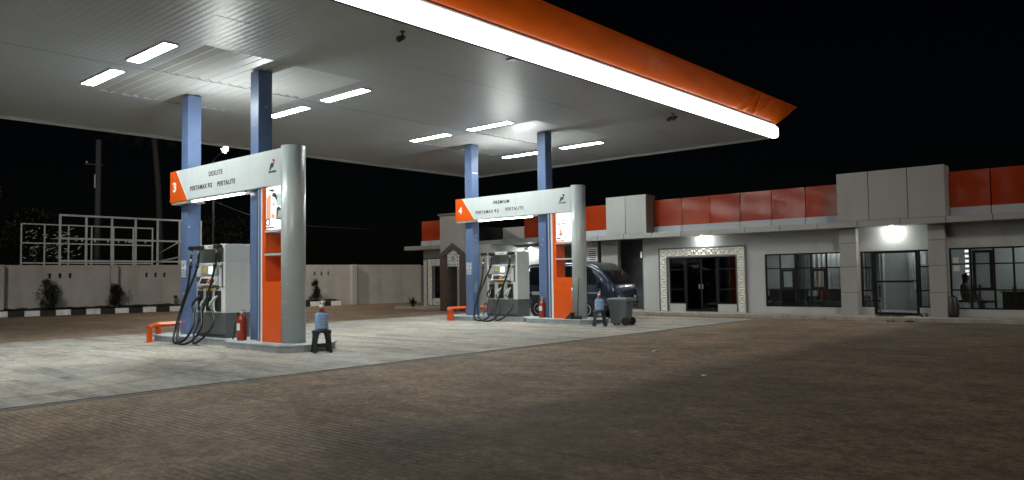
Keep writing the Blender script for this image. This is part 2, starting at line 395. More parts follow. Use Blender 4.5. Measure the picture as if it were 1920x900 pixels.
# ================================================================ CANOPY
CX0, CX1, CY0, CY1, CZ = -26.2, -11.2, -8.0, 27.1, 6.6
canopy = thing('canopy', 'large flat filling station canopy with an orange flared fascia and a glowing white edge', 'canopy', (-18.3, 15.0, 0))
CS = (-18.3, 15.0, 0)
HX0, HX1, HXM = -21.2, -15.45, -18.28
holes = [(7.75, 11.95), (18.85, 23.1)]
bm = NB()
ys = [CY0, holes[0][0], holes[0][1], holes[1][0], holes[1][1], CY1]
for i in range(5):
    if i in (1, 3):
        bx(bm, CX0, HX0, ys[i], ys[i+1], CZ, CZ+0.02); bx(bm, HX1, CX1, ys[i], ys[i+1], CZ, CZ+0.02)
    else: bx(bm, CX0, CX1, ys[i], ys[i+1], CZ, CZ+0.02)
fin('ceiling', bm, M_CEIL, canopy, CS)
bm = NB(); bx(bm, CX0, CX1, CY0, CY1, 7.0, 7.1)
fin('roof', bm, M_ROOF, canopy, CS)
for (h0, h1) in holes:
    for (a, b, off) in ((HX0+0.02, HXM-0.02, 0.0), (HXM+0.02, HX1-0.02, 0.09)):
        bm = NB(); n = 15; pts = []
        for k in range(2*n+1):
            pts.append((h0+(h1-h0)*k/(2*n), CZ+0.004+(0.062 if k % 2 else 0.0)))
        for (p, q) in zip(pts, pts[1:]):
            f = bm.faces.new([bm.verts.new(v) for v in ((a, p[0], p[1]), (b, p[0], p[1]), (b, q[0], q[1]), (a, q[0], q[1]))])
        fin('corrugated_sheet', bm, M_CORR, canopy, CS, recalc=False)
    bm = NB()
    bx(bm, HX0, HX0+0.015, h0, h1, CZ+0.021, CZ+0.2); bx(bm, HX1-0.015, HX1, h0, h1, CZ+0.021, CZ+0.2)
    bx(bm, HX0+0.016, HX1-0.016, h0, h0+0.012, CZ+0.021, CZ+0.2); bx(bm, HX0+0.016, HX1-0.016, h1-0.012, h1, CZ+0.021, CZ+0.2)
    bx(bm, HXM-0.02, HXM+0.02, h0+0.013, h1-0.013, CZ-0.004, CZ+0.012)
    fin('recess_trim', bm, M_TRIM, canopy, CS)
bm = NB()
for a, b in ((CY0, holes[0][0]), (holes[0][1], holes[1][0]), (holes[1][1], CY1-0.03)):
    bm = NB(); bx(bm, HXM-0.006, HXM+0.006, a+0.02, b-0.02, CZ-0.003, CZ-0.0005); fin('sheet_joint', bm, M_GAP, canopy, CS)
for a, b in ((CY0, holes[0][0]), (holes[0][1], holes[1][0]), (holes[1][1], CY1-0.03)):
    bm = NB(); bx(bm, HX1+1.9, HX1+1.908, a+0.02, b-0.02, CZ-0.003, CZ-0.0005); fin('sheet_joint', bm, M_DGREY, canopy, CS)
# edge trim round the soffit
bm = NB()
bx(bm, CX0-0.05, CX0+0.02, CY0, CY1, CZ-0.10, CZ-0.002, 0.01); bx(bm, CX0+0.021, CX1, CY1-0.02, CY1+0.05, CZ-0.10, CZ-0.002, 0.01)
fin('edge_trim', bm, M_TRIM, canopy, CS)
bm = NB(); bx(bm, CX1-0.03, CX1+0.03, CY0, CY1+0.2, CZ-0.06, CZ-0.002)
fin('front_gutter', bm, M_GAP, canopy, CS)
# glowing strip along the front edge, rounded nose, wavy diffuser
bm = NB(); rs = []
prof = [(-0.02, 0.0), (0.10, 0.0), (0.17, 0.03), (0.20, 0.10), (0.20, 0.34), (0.17, 0.42), (0.10, 0.455), (-0.02, 0.455)]
y = CY0
while y < CY1+0.62:
    t = max(0.0, (y-(CY1+0.15))/0.45)
    s = 1.0-0.25*t*t
    rs.append([Vector((CX1+0.035+p[0]*s, y, CZ-0.05+0.23+(p[1]-0.23)*s+0.004*math.sin(y*5.1)*(p[1] > 0.2))) for p in prof]); y += 0.25
rings(bm, rs)
fin('light_strip', bm, M_STRIP, canopy, CS)
bm = NB(); bx(bm, CX1+0.0, CX1+0.16, CY0, CY1+0.3, CZ+0.412, CZ+0.462, 0.01)
fin('strip_lip', bm, M_WHITE, canopy, CS)
# flared fascia film, mitred at the corners, with a few dents near the far end
def flare(bm, prof, mi=0):
    """prof rows of (outward, z); one skin round the front and the far end."""
    T = [k/110*0.90 for k in range(110)]+[0.90+0.10*k/110 for k in range(111)]
    def fr(y, k):
        o, z = prof[k]; return Vector((CX1+o, y, z))
    cols = []
    for t in T:
        col = []
        for k, (o, z) in enumerate(prof):
            yend = CY1+0.3+o; yy = CY0+(yend-CY0)*t
            d = 0.0
            for (yc, wd, am, ph) in ((24.7, 0.09, 0.09, 0.5), (25.15, 0.07, -0.06, -0.5), (25.5, 0.06, 0.08, 0.35), (24.1, 0.14, 0.05, 0.6), (20.5, 0.4, 0.03, 0.3), (16.4, 0.10, 0.015, 0.1)):
                u = (yy-yc-ph*(k/len(prof)-0.5))/wd
                d += am*math.exp(-u*u)*math.sin(math.pi*min(1, k/(len(prof)-1)))**1.0
            d += 0.006*math.sin(yy*2.3+k)*(k/len(prof)) + 0.004*math.sin(yy*7.0)
            col.append(bm.verts.new((CX1+o+d*0.7, yy, z-d*0.7)))
        cols.append(col)
    for a, b in zip(cols, cols[1:]):
        for k in range(len(prof)-1):
            f = bm.faces.new((a[k], b[k], b[k+1], a[k+1])); f.smooth = True
    # far end skin
    A = cols[-1]; prev = A
    for i in range(1, 41):
        t = i/40; row = []
        for k, (o, z) in enumerate(prof):
            row.append(bm.verts.new((CX1+o+(CX0-o-CX1-o)*t, CY1+0.3+o, z)))
        for k in range(len(prof)-1):
            f = bm.faces.new((prev[k], row[k], row[k+1], prev[k+1])); f.smooth = True
        prev = row
prof = []
for k in range(13):
    t = k/12
    prof.append((0.08+0.62*(t**0.85), CZ+0.47+0.66*t))
bm = NB(); flare(bm, prof)
fas = fin('orange_fascia', bm, M_FLARE, canopy, CS)
sm = fas.modifiers.new('thickness', 'SOLIDIFY'); sm.thickness = 0.012; sm.offset = 1
# blue rafter end glimpsed between soffit and strip
bm = NB(); bx(bm, -11.55, -11.33, 13.05, 13.3, CZ-0.03, CZ-0.004)
fin('rafter_end', bm, M_BLUE, canopy, CS)
# columns (two for each island)
P0 = Vector((-18.2, 9.72, 0)); DY = 10.9
COLX = (-1.93, 1.63)
for j in range(2):
    for cx in COLX:
        X = P0.x+cx; Y = P0.y+0.05+DY*j
        bm = NB(); bx(bm, X-0.18, X+0.18, Y-0.185, Y+0.185, 0.155, CZ+0.002, 0.012)
        c = fin('column', bm, M_BLUE, canopy, CS)
        rs_ = random.Random(40+j*3+int(cx > 0))
        bm = NB()
        for q in range(5):
            z = rs_.uniform(0.5, 6.2); o_ = rs_.uniform(-0.14, 0.14); h_ = rs_.uniform(0.01, 0.05)
            if q % 2: bx(bm, X+0.1802, X+0.1815, Y+o_-0.012, Y+o_+0.012, z, z+h_)
            else: bx(bm, X+o_-0.012, X+o_+0.012, Y-0.1865, Y-0.1852, z, z+h_)
        if j == 1 and cx < 0: prism(bm, [(Y-0.13, 1.05), (Y-0.02, 1.0), (Y+0.05, 1.15), (Y+0.06, 1.42), (Y-0.03, 1.45), (Y-0.10, 1.25)], 'x', X+0.1802, X+0.1812, 1); bx(bm, X+0.1802, X+0.184, Y-0.15, Y+0.15, 5.50, 5.54)
        fin('paint_scuffs', bm, [M_WHITE, M_SCUFF], c, CS)['kind'] = 'stuff'
        if cx < 0:
            bm = NB()
            for px in (-0.075, 0.075):
                for zz in (2.08, 1.94):
                    t_ = [Vector((X+px+0.052*math.cos(a), Y-0.19, zz+0.062*math.sin(a))) for a in [2*math.pi*q/18 for q in range(19)]]
                    tube(bm, t_, 0.011, 5)
                    cyl(bm, (X+px-0.035, Y-0.19, zz+0.035), (X+px+0.035, Y-0.19, zz-0.035), 0.010, seg=5)
            for q in range(4):
                bx(bm, X-0.13, X+0.13-0.03*(q % 2), Y-0.193, Y-0.186, 1.70+q*0.045, 1.725+q*0.045)
            fin('warning_stickers', bm, M_WHITE, c, CS)
# ceiling lamps: four round each recess, and those of the next island out of frame
def lamp_proto():
    t = thing('canopy_light', '', 'ceiling light', (0,0,0))
    bm = NB(); bx(bm, -0.95, 0.95, -0.17, 0.17, -0.025, -0.001)
    bx(bm, -0.95, 0.95, -0.17, -0.14, -0.034, -0.0255); bx(bm, -0.95, 0.95, 0.14, 0.17, -0.034, -0.0255)
    bx(bm, -0.95, -0.92, -0.139, 0.139, -0.034, -0.0255); bx(bm, 0.92, 0.95, -0.139, 0.139, -0.034, -0.0255)
    fin('frame', bm, M_TRIM, t)
    bm = NB(); bx(bm, -0.918, 0.918, -0.138, 0.138, -0.036, -0.0256)
    fin('diffuser', bm, M_LAMP, t)
    return t
proto = lamp_proto()
LL = [(-16.75, 7.22, 'glowing white canopy lamp nearest the photographer, higher of the two before the near recess'),
      (-19.62, 7.28, 'glowing white canopy lamp at far left of the soffit, left of the nearest recess'),
      (-16.95, 12.5, 'glowing white canopy lamp right of the tall column of portal 3, beyond the near recess'),
      (-19.85, 12.58, 'glowing white canopy lamp partly hidden behind the right column of portal 3'),
      (-17.05, 18.38, 'glowing white canopy lamp in mid soffit, right one before the recess above portal 4'),
      (-19.95, 18.40, 'glowing white canopy lamp in mid soffit, left one before the recess above portal 4'),
      (-17.1, 23.58, 'glowing white canopy lamp right of the right column of portal 4, near the far corner'),
      (-20.2, 23.66, 'glowing white canopy lamp showing between the two columns of portal 4'),
      (-16.9, 1.6, 'glowing white canopy lamp out of frame beyond the left edge, right one of its pair'),
      (-19.8, 1.65, 'glowing white canopy lamp out of frame beyond the left edge, left one of its pair')]
for i, (x, y, lb) in enumerate(LL):
    o = proto if i == 0 else copy_tree(proto)
    o.location = (x, y, CZ); o['label'] = lb; o['group'] = 'lamps in the canopy soffit'
# two small cameras / spots hanging from the soffit
def soffit_cam(loc, lb, twin):
    t = thing('security_camera', lb, 'camera', loc, 0, 'small dark cameras under the canopy edge')
    bm = NB(); cyl(bm, (0,0,0), (0,0,-0.10), 0.02, seg=8); cyl(bm, (0,0,0), (0,0,-0.012), 0.06, seg=12)
    fin('bracket', bm, M_BLACK, t)
    for s in ((-1, 1) if twin else (1,)):
        bm = NB(); cyl(bm, (0.09*s*(1 if twin else 0), 0.03, -0.11), (0.09*s-0.05*(0 if twin else 1), -0.14, -0.20), 0.045, 0.065, seg=12)
        fin('camera_head', bm, M_BLACK, t)
soffit_cam((-11.75, 10.1, CZ), 'single small black camera hanging under the canopy edge near the top of the picture', False)
soffit_cam((-11.75, 21.1, CZ), 'black twin headed camera hanging under the canopy edge near its far corner', True)

# ================================================================ ISLANDS AND WHAT STANDS ON THEM
IZ = 0.16
def island_proto():
    t = thing('pump_island', '', 'pump island')
    def oct(x0, x1, y0, y1, c): return [(x0+c, y0), (x1-c, y0), (x1, y0+c), (x1, y1-c), (x1-c, y1), (x0+c, y1), (x0, y1-c), (x0, y0+c)]
    bm = NB()
    prism(bm, [(-0.9, -0.42), (0.95, -0.42), (0.95, 0.5), (-0.9, 0.5)], 'z', 0.0, IZ-0.028)
    prism(bm, oct(-2.75, -0.9, -0.70, 0.78, 0.35), 'z', 0.0, IZ-0.031); prism(bm, oct(0.95, 3.95, -0.70, 0.78, 0.4), 'z', 0.0, IZ-0.031)
    fin('plinth', bm, M_ISL, t)
    bm = NB()
    prism(bm, [(-0.92, -0.44), (0.97, -0.44), (0.97, 0.52), (-0.92, 0.52)], 'z', IZ-0.028, IZ-0.002)
    prism(bm, oct(-2.78, -0.88, -0.73, 0.81, 0.35), 'z', IZ-0.03, IZ); prism(bm, oct(0.93, 3.98, -0.73, 0.81, 0.4), 'z', IZ-0.03, IZ)
    fin('top_slab', bm, M_ISL2, t)
    return t
M_ISL2 = mat('island_top', (0.40, 0.44, 0.46), 0.65, var=0.2, vs_=4, dirt=0.35)
isl = island_proto()
for j, lb in enumerate(('raised grey concrete pump island under the portal numbered 3', 'raised grey concrete pump island under the portal numbered 4')):
    o = isl if j == 0 else copy_tree(isl)
    o.location = (P0.x, P0.y+DY*j, 0.012); o['label'] = lb; o['group'] = 'concrete pump islands'

def portal(j, num, lines):
    t = thing('portal_sign', 'grey portal sign over a pump, orange end block numbered '+num+' and one rounded pylon leg', 'portal sign', (P0.x-0.07*j, P0.y+DY*j, IZ), 0, 'numbered portal signs over the pumps')
    f0 = -0.32; z0 = 3.72-IZ; z1 = 4.54-IZ; BK = 0.20
    # beam: hollow shell leaving the columns free
    bm = NB()
    bx(bm, -1.30, 3.079, f0, f0+0.13, z0, z1, 0.004); bx(bm, -1.30, 3.079, BK-0.03, BK, z0, z1, 0.004)
    prism(bm, [(-2.0, z1-0.001), (-1.35, z0), (-1.302, z0), (-1.302, z1-0.001)], 'y', f0, f0+0.13)
    for a, b in ((-2.35, COLX[0]-0.19), (COLX[0]+0.19, COLX[1]-0.19), (COLX[1]+0.19, 3.079)):
        bx(bm, a, b, f0+0.131, BK-0.031, z1-0.03, z1-0.002)
        bx(bm, a+0.005, b, f0+0.131, BK-0.031, z0+0.06, z0+0.075)
    bx(bm, -2.35, -1.31, BK-0.03, BK, z0, z1)
    fin('beam', bm, M_SIGN, t)
    bm = NB(); prism(bm, [(-2.36, z0-0.01), (-1.375, z0-0.01), (-2.03, z1+0.002), (-2.36, z1+0.002)], 'y', f0-0.004, f0+0.13)
    bx(bm, -2.36, -2.345, f0+0.131, BK, z0-0.01, z1+0.002)
    nb = fin('number_block', bm, M_ORANGE, t)
    bm = NB(); prism(bm, [(-1.371, z0-0.01), (-1.34, z0-0.01), (-1.995, z1+0.002), (-2.026, z1+0.002)], 'y', f0-0.006, f0+0.01)
    fin('white_edge', bm, M_WHITE, t)
    text_mesh('number', num, 0.27, 0.20, M_WHITE, nb, (-2.21, f0-0.007, z0+0.25), 0.008)
    for s, x, z, sz, xs in lines:
        text_mesh('lettering', s, sz, xs, M_LETTER, t, (x, f0-0.004, z-IZ), 0.0035)
    # emblem: slanted bars in red and dark
    ex, ez = 2.60, 4.09-IZ
    bm = NB()
    def para(x, z, wd, h, sk, mi): prism(bm, [(x, z), (x+wd, z), (x+wd+sk, z+h), (x+sk, z+h)], 'y', f0-0.006, f0-0.001, mi)
    para(ex, ez, 0.07, 0.15, 0.07, 1); para(ex+0.10, ez+0.045, 0.06, 0.105, 0.05, 1)
    prism(bm, [(ex+0.125, ez+0.235), (ex+0.205, ez+0.235), (ex+0.245, ez+0.165), (ex+0.165, ez+0.165)], 'y', f0-0.006, f0-0.001, 0)
    fin('emblem', bm, [M_LRED if num == '3' else M_LBLUE, M_LBLUE], t)
    text_mesh('emblem_lettering', 'PERTAMINA', 0.05, 0.31, M_LBLUE, t, (ex-0.02, f0-0.004, ez-0.075), 0.004)
    # rounded pylon
    bm = NB(); rs = []
    cx, r = 3.14, 0.275; cyy = -0.045
    sec = [(cx, cyy+r)] + [(cx+r*math.sin(a), cyy-r*math.cos(a)) for a in [math.pi*k/22 for k in range(22, -1, -1)]] + [(3.085, cyy-r), (3.085, cyy+r)]
    sec = sec[1:]
    rings(bm, [[Vector((p[0], p[1], z)) for p in sec] for z in (0.0, 4.60-IZ)], smooth=True)
    for f in bm.faces:
        if len(f.verts) > 4 or abs(f.normal.x) > 0.99 and f.calc_center_median().x < 3.11: f.smooth = False
    rndp = random.Random(31+j)
    for k in range(15):
        a = rndp.uniform(0.15, 1.9); z = rndp.uniform(0.5, 4.2); wd = rndp.uniform(0.008, 0.014); h = rndp.uniform(0.02, 0.06)
        c = Vector((cx+(r+0.001)*math.sin(a), cyy-(r+0.001)*math.cos(a), z)); tg = Vector((math.cos(a), math.sin(a), 0)); nn = Vector((math.sin(a), -math.cos(a), 0))
        q = [c-tg*wd, c+tg*wd, c+tg*wd+Vector((0,0,h)), c-tg*wd*0.4+Vector((0,0,h))]
        A = [bm.verts.new(p+nn*0.0005) for p in q]; f = bm.faces.new(A); f.material_index = 1
    fin('pylon', bm, [M_PYLON, M_WHITE], t, recalc=True)
    # cabinet between the pylon and the column: orange frame, open shelves, lit poster
    xl, xr = 2.27, 3.083
    bm = NB()
    bx(bm, xl, xl+0.15, f0+0.02, BK-0.02, 0, z0-0.002, 0.004)
    bx(bm, xl+0.151, xr, f0+0.02, BK-0.02, 0, 1.54-IZ, 0.004)
    bx(bm, xl+0.151, xr, f0+0.18, BK-0.02, 2.74-IZ, z0-0.002)
    fin('cabinet', bm, M_ORANGE, t)
    for z in (2.66-IZ, 2.13-IZ):
        bm = NB(); bx(bm, xl+0.13, xr, f0-0.005, BK-0.03, z, z+0.05, 0.006)
        fin('shelf', bm, M_PYLON, t)
    x0, x1, p0, p1 = xl+0.155, xr-0.005, 2.735-IZ, z0-0.02
    bm = NB(); bx(bm, x0, x1, f0+0.03, f0+0.17, p0, p1)
    po = fin('poster', bm, M_POSTER, t)
    rp = random.Random(5 if j == 0 else 9)
    bm = NB(); yb = f0+0.03
    def pat(a, b, c, d, mi, dy=0.003): bx(bm, x0+(x1-x0)*a, x0+(x1-x0)*b, yb-dy, yb-0.0002, p0+(p1-p0)*c, p0+(p1-p0)*d, mi=mi)
    def pol(pts, mi, dy=0.003): prism(bm, [(x0+(x1-x0)*u, p0+(p1-p0)*v) for u, v in pts], 'y', yb-dy, yb-0.0002, mi)
    if j == 0:
        pol([(0.0,0.02),(0.56,0.02),(0.50,0.055),(0,0.055)], 1)
        pol([(0.03,0.25),(0.28,0.22),(0.30,0.80),(0.16,0.82),(0.03,0.72)], 0)
        pol([(0.32,0.26),(0.55,0.24),(0.56,0.34),(0.33,0.36)], 0)
        pol([(0.64,0.22),(0.97,0.20),(0.98,0.44),(0.80,0.52),(0.66,0.48)], 2)
        for k in range(5): pol([(0.70+k*0.05,0.24),(0.73+k*0.05,0.24),(0.84+k*0.03,0.42),(0.80+k*0.03,0.43)], 4, 0.005)
        pol([(0.36,0.78),(0.55,0.74),(0.68,0.64),(0.70,0.76),(0.60,0.84),(0.42,0.86)], 2)
        pol([(0.65,0.55),(0.98,0.50),(0.98,0.80),(0.70,0.84)], 3, 0.002)
        t_ = [Vector((x0+(x1-x0)*(0.12+0.13*math.cos(a)), yb-0.004, p0+(p1-p0)*(0.17+0.075*math.sin(a)))) for a in [2*math.pi*q/20 for q in range(21)]]
        tube(bm, t_, 0.013, 5, mi=2)
        pol([(0.2,0.90),(0.5,0.88),(0.5,0.93),(0.2,0.945)], 2); pol([(0.4,0.55),(0.55,0.53),(0.52,0.62),(0.42,0.62)], 0)
    else:
        pol([(0.0,0.015),(0.56,0.015),(0.50,0.05),(0,0.05)], 1)
        pol([(0.06,0.60),(0.30,0.58),(0.24,0.65),(0.10,0.67)], 0); pol([(0.20,0.22),(0.42,0.20),(0.34,0.44),(0.24,0.44)], 0)
        pol([(0.02,0.11),(0.30,0.10),(0.28,0.145),(0.04,0.15)], 2); pol([(0.38,0.11),(0.72,0.11),(0.66,0.145),(0.42,0.14)], 2)
        for k in range(16):
            u = rp.uniform(0.35, 0.88); v = rp.uniform(0.58, 0.93); wd = rp.uniform(0.04, 0.14); h = rp.uniform(0.01, 0.03)
            pol([(u, v), (min(.98, u+wd), v-0.01), (min(.98, u+wd), v+h), (u, v+h+0.008)], 2 if k % 3 else 3, 0.002+0.0003*k)
        for k in range(6): pat(0.1+0.05*k, 0.12+0.05*k, 0.2+0.02*(k % 3), 0.27+0.03*(k % 2), 2, 0.004+0.0004*k)
    fin('poster_print', bm, [M_SALMON, M_PRED, M_PGREY, M_PMINT, M_WHITE], po)
    # vertical strips beside the cabinet
    for a, b, m_ in ((2.02, 2.07, M_STRIPEBLUE), (2.071, 2.125, M_PALEPAN), (2.126, 2.185, M_STRIPEBLUE), (2.186, 2.268, M_WHITE)):
        bm = NB(); bx(bm, a, b, f0+0.03, BK-0.05, 0, z0-0.002)
        fin('stripe', bm, m_, t)
    # tube lamp under the beam
    bm = NB(); bx(bm, -1.32, 1.42, f0+0.02, f0+0.125, z0-0.035, z0-0.002, 0.005)
    tl = fin('tube_lamp', bm, M_WHITE, t)
    bm = NB(); tube(bm, [(-1.22, f0+0.07, z0-0.055), (1.36, f0+0.07, z0-0.055)], 0.022, 10)
    fin('tube', bm, M_TUBE, tl)
    bm = NB(); bx(bm, -0.75, 0.55, -0.16, 0.12, z1-0.028, z1-0.008)
    ul = fin('uplight', bm, M_WHITE, t)
    bm = NB(); bx(bm, -0.70, 0.50, -0.12, 0.08, z1-0.007, z1+0.004); fin('diffuser', bm, M_UP, ul)
    bm = NB(); bx(bm, -2.34, -1.40, f0+0.02, BK-0.02, z0-0.07, z0-0.012, 0.005)
    fin('end_tray', bm, M_TRIM, t)
    return t
portal(0, '3', [('DEXLITE', -0.22, 4.22, 0.122, 0.68), ('PERTAMAX', -1.21, 3.935, 0.118, 0.88), ('92', -0.27, 3.935, 0.118, 0.22), ('PERTALITE', 0.22, 3.93, 0.118, 0.86)])
portal(1, '4', [('PREMIUM', -0.40, 4.22, 0.122, 0.75), ('PERTAMAX', -1.30, 3.915, 0.118, 0.87), ('92', -0.37, 3.915, 0.118, 0.22), ('PERTALITE', 0.18, 3.94, 0.118, 0.83)])

def dispenser():
    t = thing('fuel_dispenser', '', 'fuel dispenser')
    W, D = 0.73, 0.325
    bm = NB(); bx(bm, -W+0.02, W, -D, D, 0.0, 0.61, 0.012)
    fin('base_cabinet', bm, M_DGREY, t)
    bm = NB(); bx(bm, -W+0.03, W-0.02, -D-0.012, -D-0.001, 0.04, 0.09)
    fin('kick_bar', bm, M_BLACK, t)
    bm = NB()
    bx(bm, -W, W, -D-0.01, D, 0.612, 1.86, 0.012)
    bx(bm, W-0.09, W, -D-0.01, D, 1.861, 2.31, 0.01)              # right cheek of the tall housing
    bx(bm, -W, -W+0.08, -D-0.01, D, 1.861, 2.20, 0.008)           # left cheek
    bx(bm, -W+0.081, W-0.091, D-0.06, D, 1.861, 2.20)             # back of the open hood
    bx(bm, -W, W-0.091, -D-0.02, D, 2.205, 2.31, 0.012)           # boom along the top
    fin('housing', bm, M_DISP, t)
    bm = NB(); bx(bm, -0.17, 0.28, -D-0.032, -D-0.021, 2.215, 2.30)
    pl = fin('brand_plate', bm, M_WHITE, t)
    bm = NB()
    prism(bm, [(-0.10, 2.235), (-0.08, 2.235), (-0.05, 2.28), (-0.07, 2.28)], 'y', -D-0.037, -D-0.033)
    for k in range(5): bx(bm, -0.03+k*0.03, -0.008+k*0.03, -D-0.037, -D-0.033, 2.245, 2.268)
    fin('plate_mark', bm, M_LBLUE, pl)
    # display with its lit half, tilted keypad tray, trim lines
    bm = NB(); bx(bm, -0.40, 0.40, -D-0.03, -D-0.011, 1.55, 1.80, 0.006)
    dp = fin('display_panel', bm, M_CHROME, t)
    bm = NB(); bx(bm, -0.36, -0.06, -D-0.034, -D-0.031, 1.58, 1.77); bx(bm, 0.16, 0.36, -D-0.034, -D-0.031, 1.58, 1.77); fin('display_face', bm, M_LCD, dp)
    bm = NB(); bx(bm, -0.055, 0.155, -D-0.036, -D-0.031, 1.575, 1.775); fin('screen', bm, M_SCREEN, dp)
    bm = NB(); bx(bm, -0.33, -0.17, -D-0.037, -D-0.0341, 1.62, 1.73); fin('yellow_sticker', bm, M_YEL, dp)
    bm = NB(); prism(bm, [(-D-0.011, 1.28), (-D-0.011, 1.50), (-D-0.05, 1.50), (-D-0.13, 1.31)], 'x', -0.42, 0.44)
    kp = fin('keypad_tray', bm, M_DISP, t)
    def onslope(x0, x1, s0, s1, mi):
        a = Vector((0, -D-0.051, 1.495)); d = Vector((0, -0.08, -0.185)); nrm = Vector((0, -0.185, 0.08)).normalized()
        p = [a+d*s0+Vector((x0,0,0)), a+d*s0+Vector((x1,0,0)), a+d*s1+Vector((x1,0,0)), a+d*s1+Vector((x0,0,0))]
        lo = [bm.verts.new(q+nrm*0.001) for q in p]; hi = [bm.verts.new(q+nrm*0.012) for q in p]
        for f in ([hi[0],hi[1],hi[2],hi[3]], lo[::-1]):
            bm.faces.new(f).material_index = mi
        for i in range(4): bm.faces.new((lo[i], lo[(i+1)%4], hi[(i+1)%4], hi[i])).material_index = mi
    bm = NB(); onslope(-0.34, -0.03, 0.15, 0.85, 0); onslope(-0.02, 0.07, 0.2, 0.8, 1)
    for r_ in range(3):
        for c_ in range(4): onslope(0.10+c_*0.06, 0.145+c_*0.06, 0.15+r_*0.25, 0.34+r_*0.25, 0 if (r_+c_) % 3 else 2)
    fin('keypad', bm, [M_BLACK, M_ORANGE, M_LCD], kp)
    bm = NB()
    bx(bm, -W+0.05, W-0.05, -D-0.018, -D-0.011, 1.245, 1.262); bx(bm, -0.64, -0.50, -D-0.05, -D-0.011, 1.38, 1.52); bx(bm, 0.48, 0.60, -D-0.02, -D-0.011, 1.73, 1.80)
    bx(bm, W-0.17, W-0.095, -D-0.015, -D-0.011, 1.262, 1.84)
    bx(bm, 0.30, 0.42, -D-0.02, -D-0.011, 1.19, 1.235); bx(bm, -0.58, -0.36, -D-0.02, -D-0.011, 1.19, 1.235)
    fin('trim_lines', bm, M_DGREY, t)
    bm = NB(); bx(bm, -0.20, 0.18, -D-0.016, -D-0.011, 1.185, 1.235); fin('yellow_label', bm, M_YEL, t)
    # three nozzle boots with nozzles, three hoses
    NX = (-0.47, -0.03, 0.42)
    for i, x in enumerate(NX):
        bm = NB(); bx(bm, x-0.12, x+0.12, -D-0.06, -D-0.011, 0.66, 1.165, 0.02)
        bt = fin('nozzle_boot', bm, M_BLACK, t)
        bm = NB()
        tube(bm, spline([(x-0.09, -D-0.20, 0.78), (x-0.06, -D-0.19, 0.86), (x-0.01, -D-0.15, 0.93), (x+0.04, -D-0.11, 1.00), (x+0.07, -D-0.08, 1.03)], 4), [0.030]*4+[0.036]*4+[0.04]*4+[0.028]*4+[0.02], 8)
        nz = fin('nozzle', bm, M_BLACK if i == 0 else M_PYLON, t)
        bm = NB(); tube(bm, spline([(x+0.02, -D-0.15, 0.90), (x+0.05, -D-0.18, 0.83), (x+0.01, -D-0.20, 0.76), (x-0.07, -D-0.20, 0.75)], 4), 0.010, 6)
        fin('trigger_guard', bm, M_PYLON, nz)
    hs = [(-0.80, [(-0.80,-D-0.10,2.20), (-0.80,-D-0.14,1.75), (-0.83,-D-0.20,1.25), (-0.95,-D-0.35,0.55), (-0.93,-D-0.50,0.02), (-0.62,-D-0.60,-0.13), (-0.22,-D-0.54,-0.02), (-0.10,-D-0.40,0.32), (-0.34,-D-0.28,0.60), (-0.56,-D-0.20,0.78)]),
          (-0.42, [(-0.42,-D-0.10,2.20), (-0.46,-D-0.13,1.75), (-0.70,-D-0.20,1.25), (-0.88,-D-0.35,0.60), (-0.68,-D-0.52,0.02), (-0.30,-D-0.62,-0.14), (0.10,-D-0.52,-0.04), (0.24,-D-0.38,0.26), (0.08,-D-0.28,0.55), (-0.12,-D-0.20,0.78)]),
          (0.50, [(0.50,-D-0.10,2.20), (0.44,-D-0.13,1.75), (0.26,-D-0.16,1.25), (0.02,-D-0.24,0.62), (0.00,-D-0.42,0.14), (0.22,-D-0.54,-0.10), (0.56,-D-0.46,0.06), (0.74,-D-0.32,0.36), (0.56,-D-0.24,0.62), (0.33,-D-0.20,0.78)])]
    for x, pts in hs:
        bm = NB(); tube(bm, spline(pts, 8), 0.030, 8)
        ho = fin('hose', bm, M_RUBBER, t)
        bm = NB(); bx(bm, x-0.11, x+0.13, -D-0.16, -D-0.022, 2.20, 2.30, 0.02)
        fin('swivel', bm, M_BLACK, t)
        bm = NB()
        a, b = Vector(pts[0]), Vector(pts[1])
        for q, (u, v) in enumerate(((0.05, 0.25), (0.27, 0.5), (0.52, 0.68))): cyl(bm, a+(b-a)*u, a+(b-a)*v, 0.032, seg=8, mi=0 if q != 1 else 1)
        cyl(bm, a+(b-a)*0.78, a+(b-a)*1.02, 0.05, seg=8, mi=1)
        fin('coupling', bm, [M_CHROME, M_BLACK], ho)
    return t
dsp = dispenser()
for j, lb in enumerate(('white fuel dispenser with tangled black hoses under the portal numbered 3', 'white fuel dispenser with looped black hoses under the portal numbered 4')):
    o = dsp if j == 0 else copy_tree(dsp)
    o.location = (P0.x-0.12, P0.y+0.02+DY*j, IZ+0.012); o['label'] = lb; o['group'] = 'fuel dispensers on the islands'

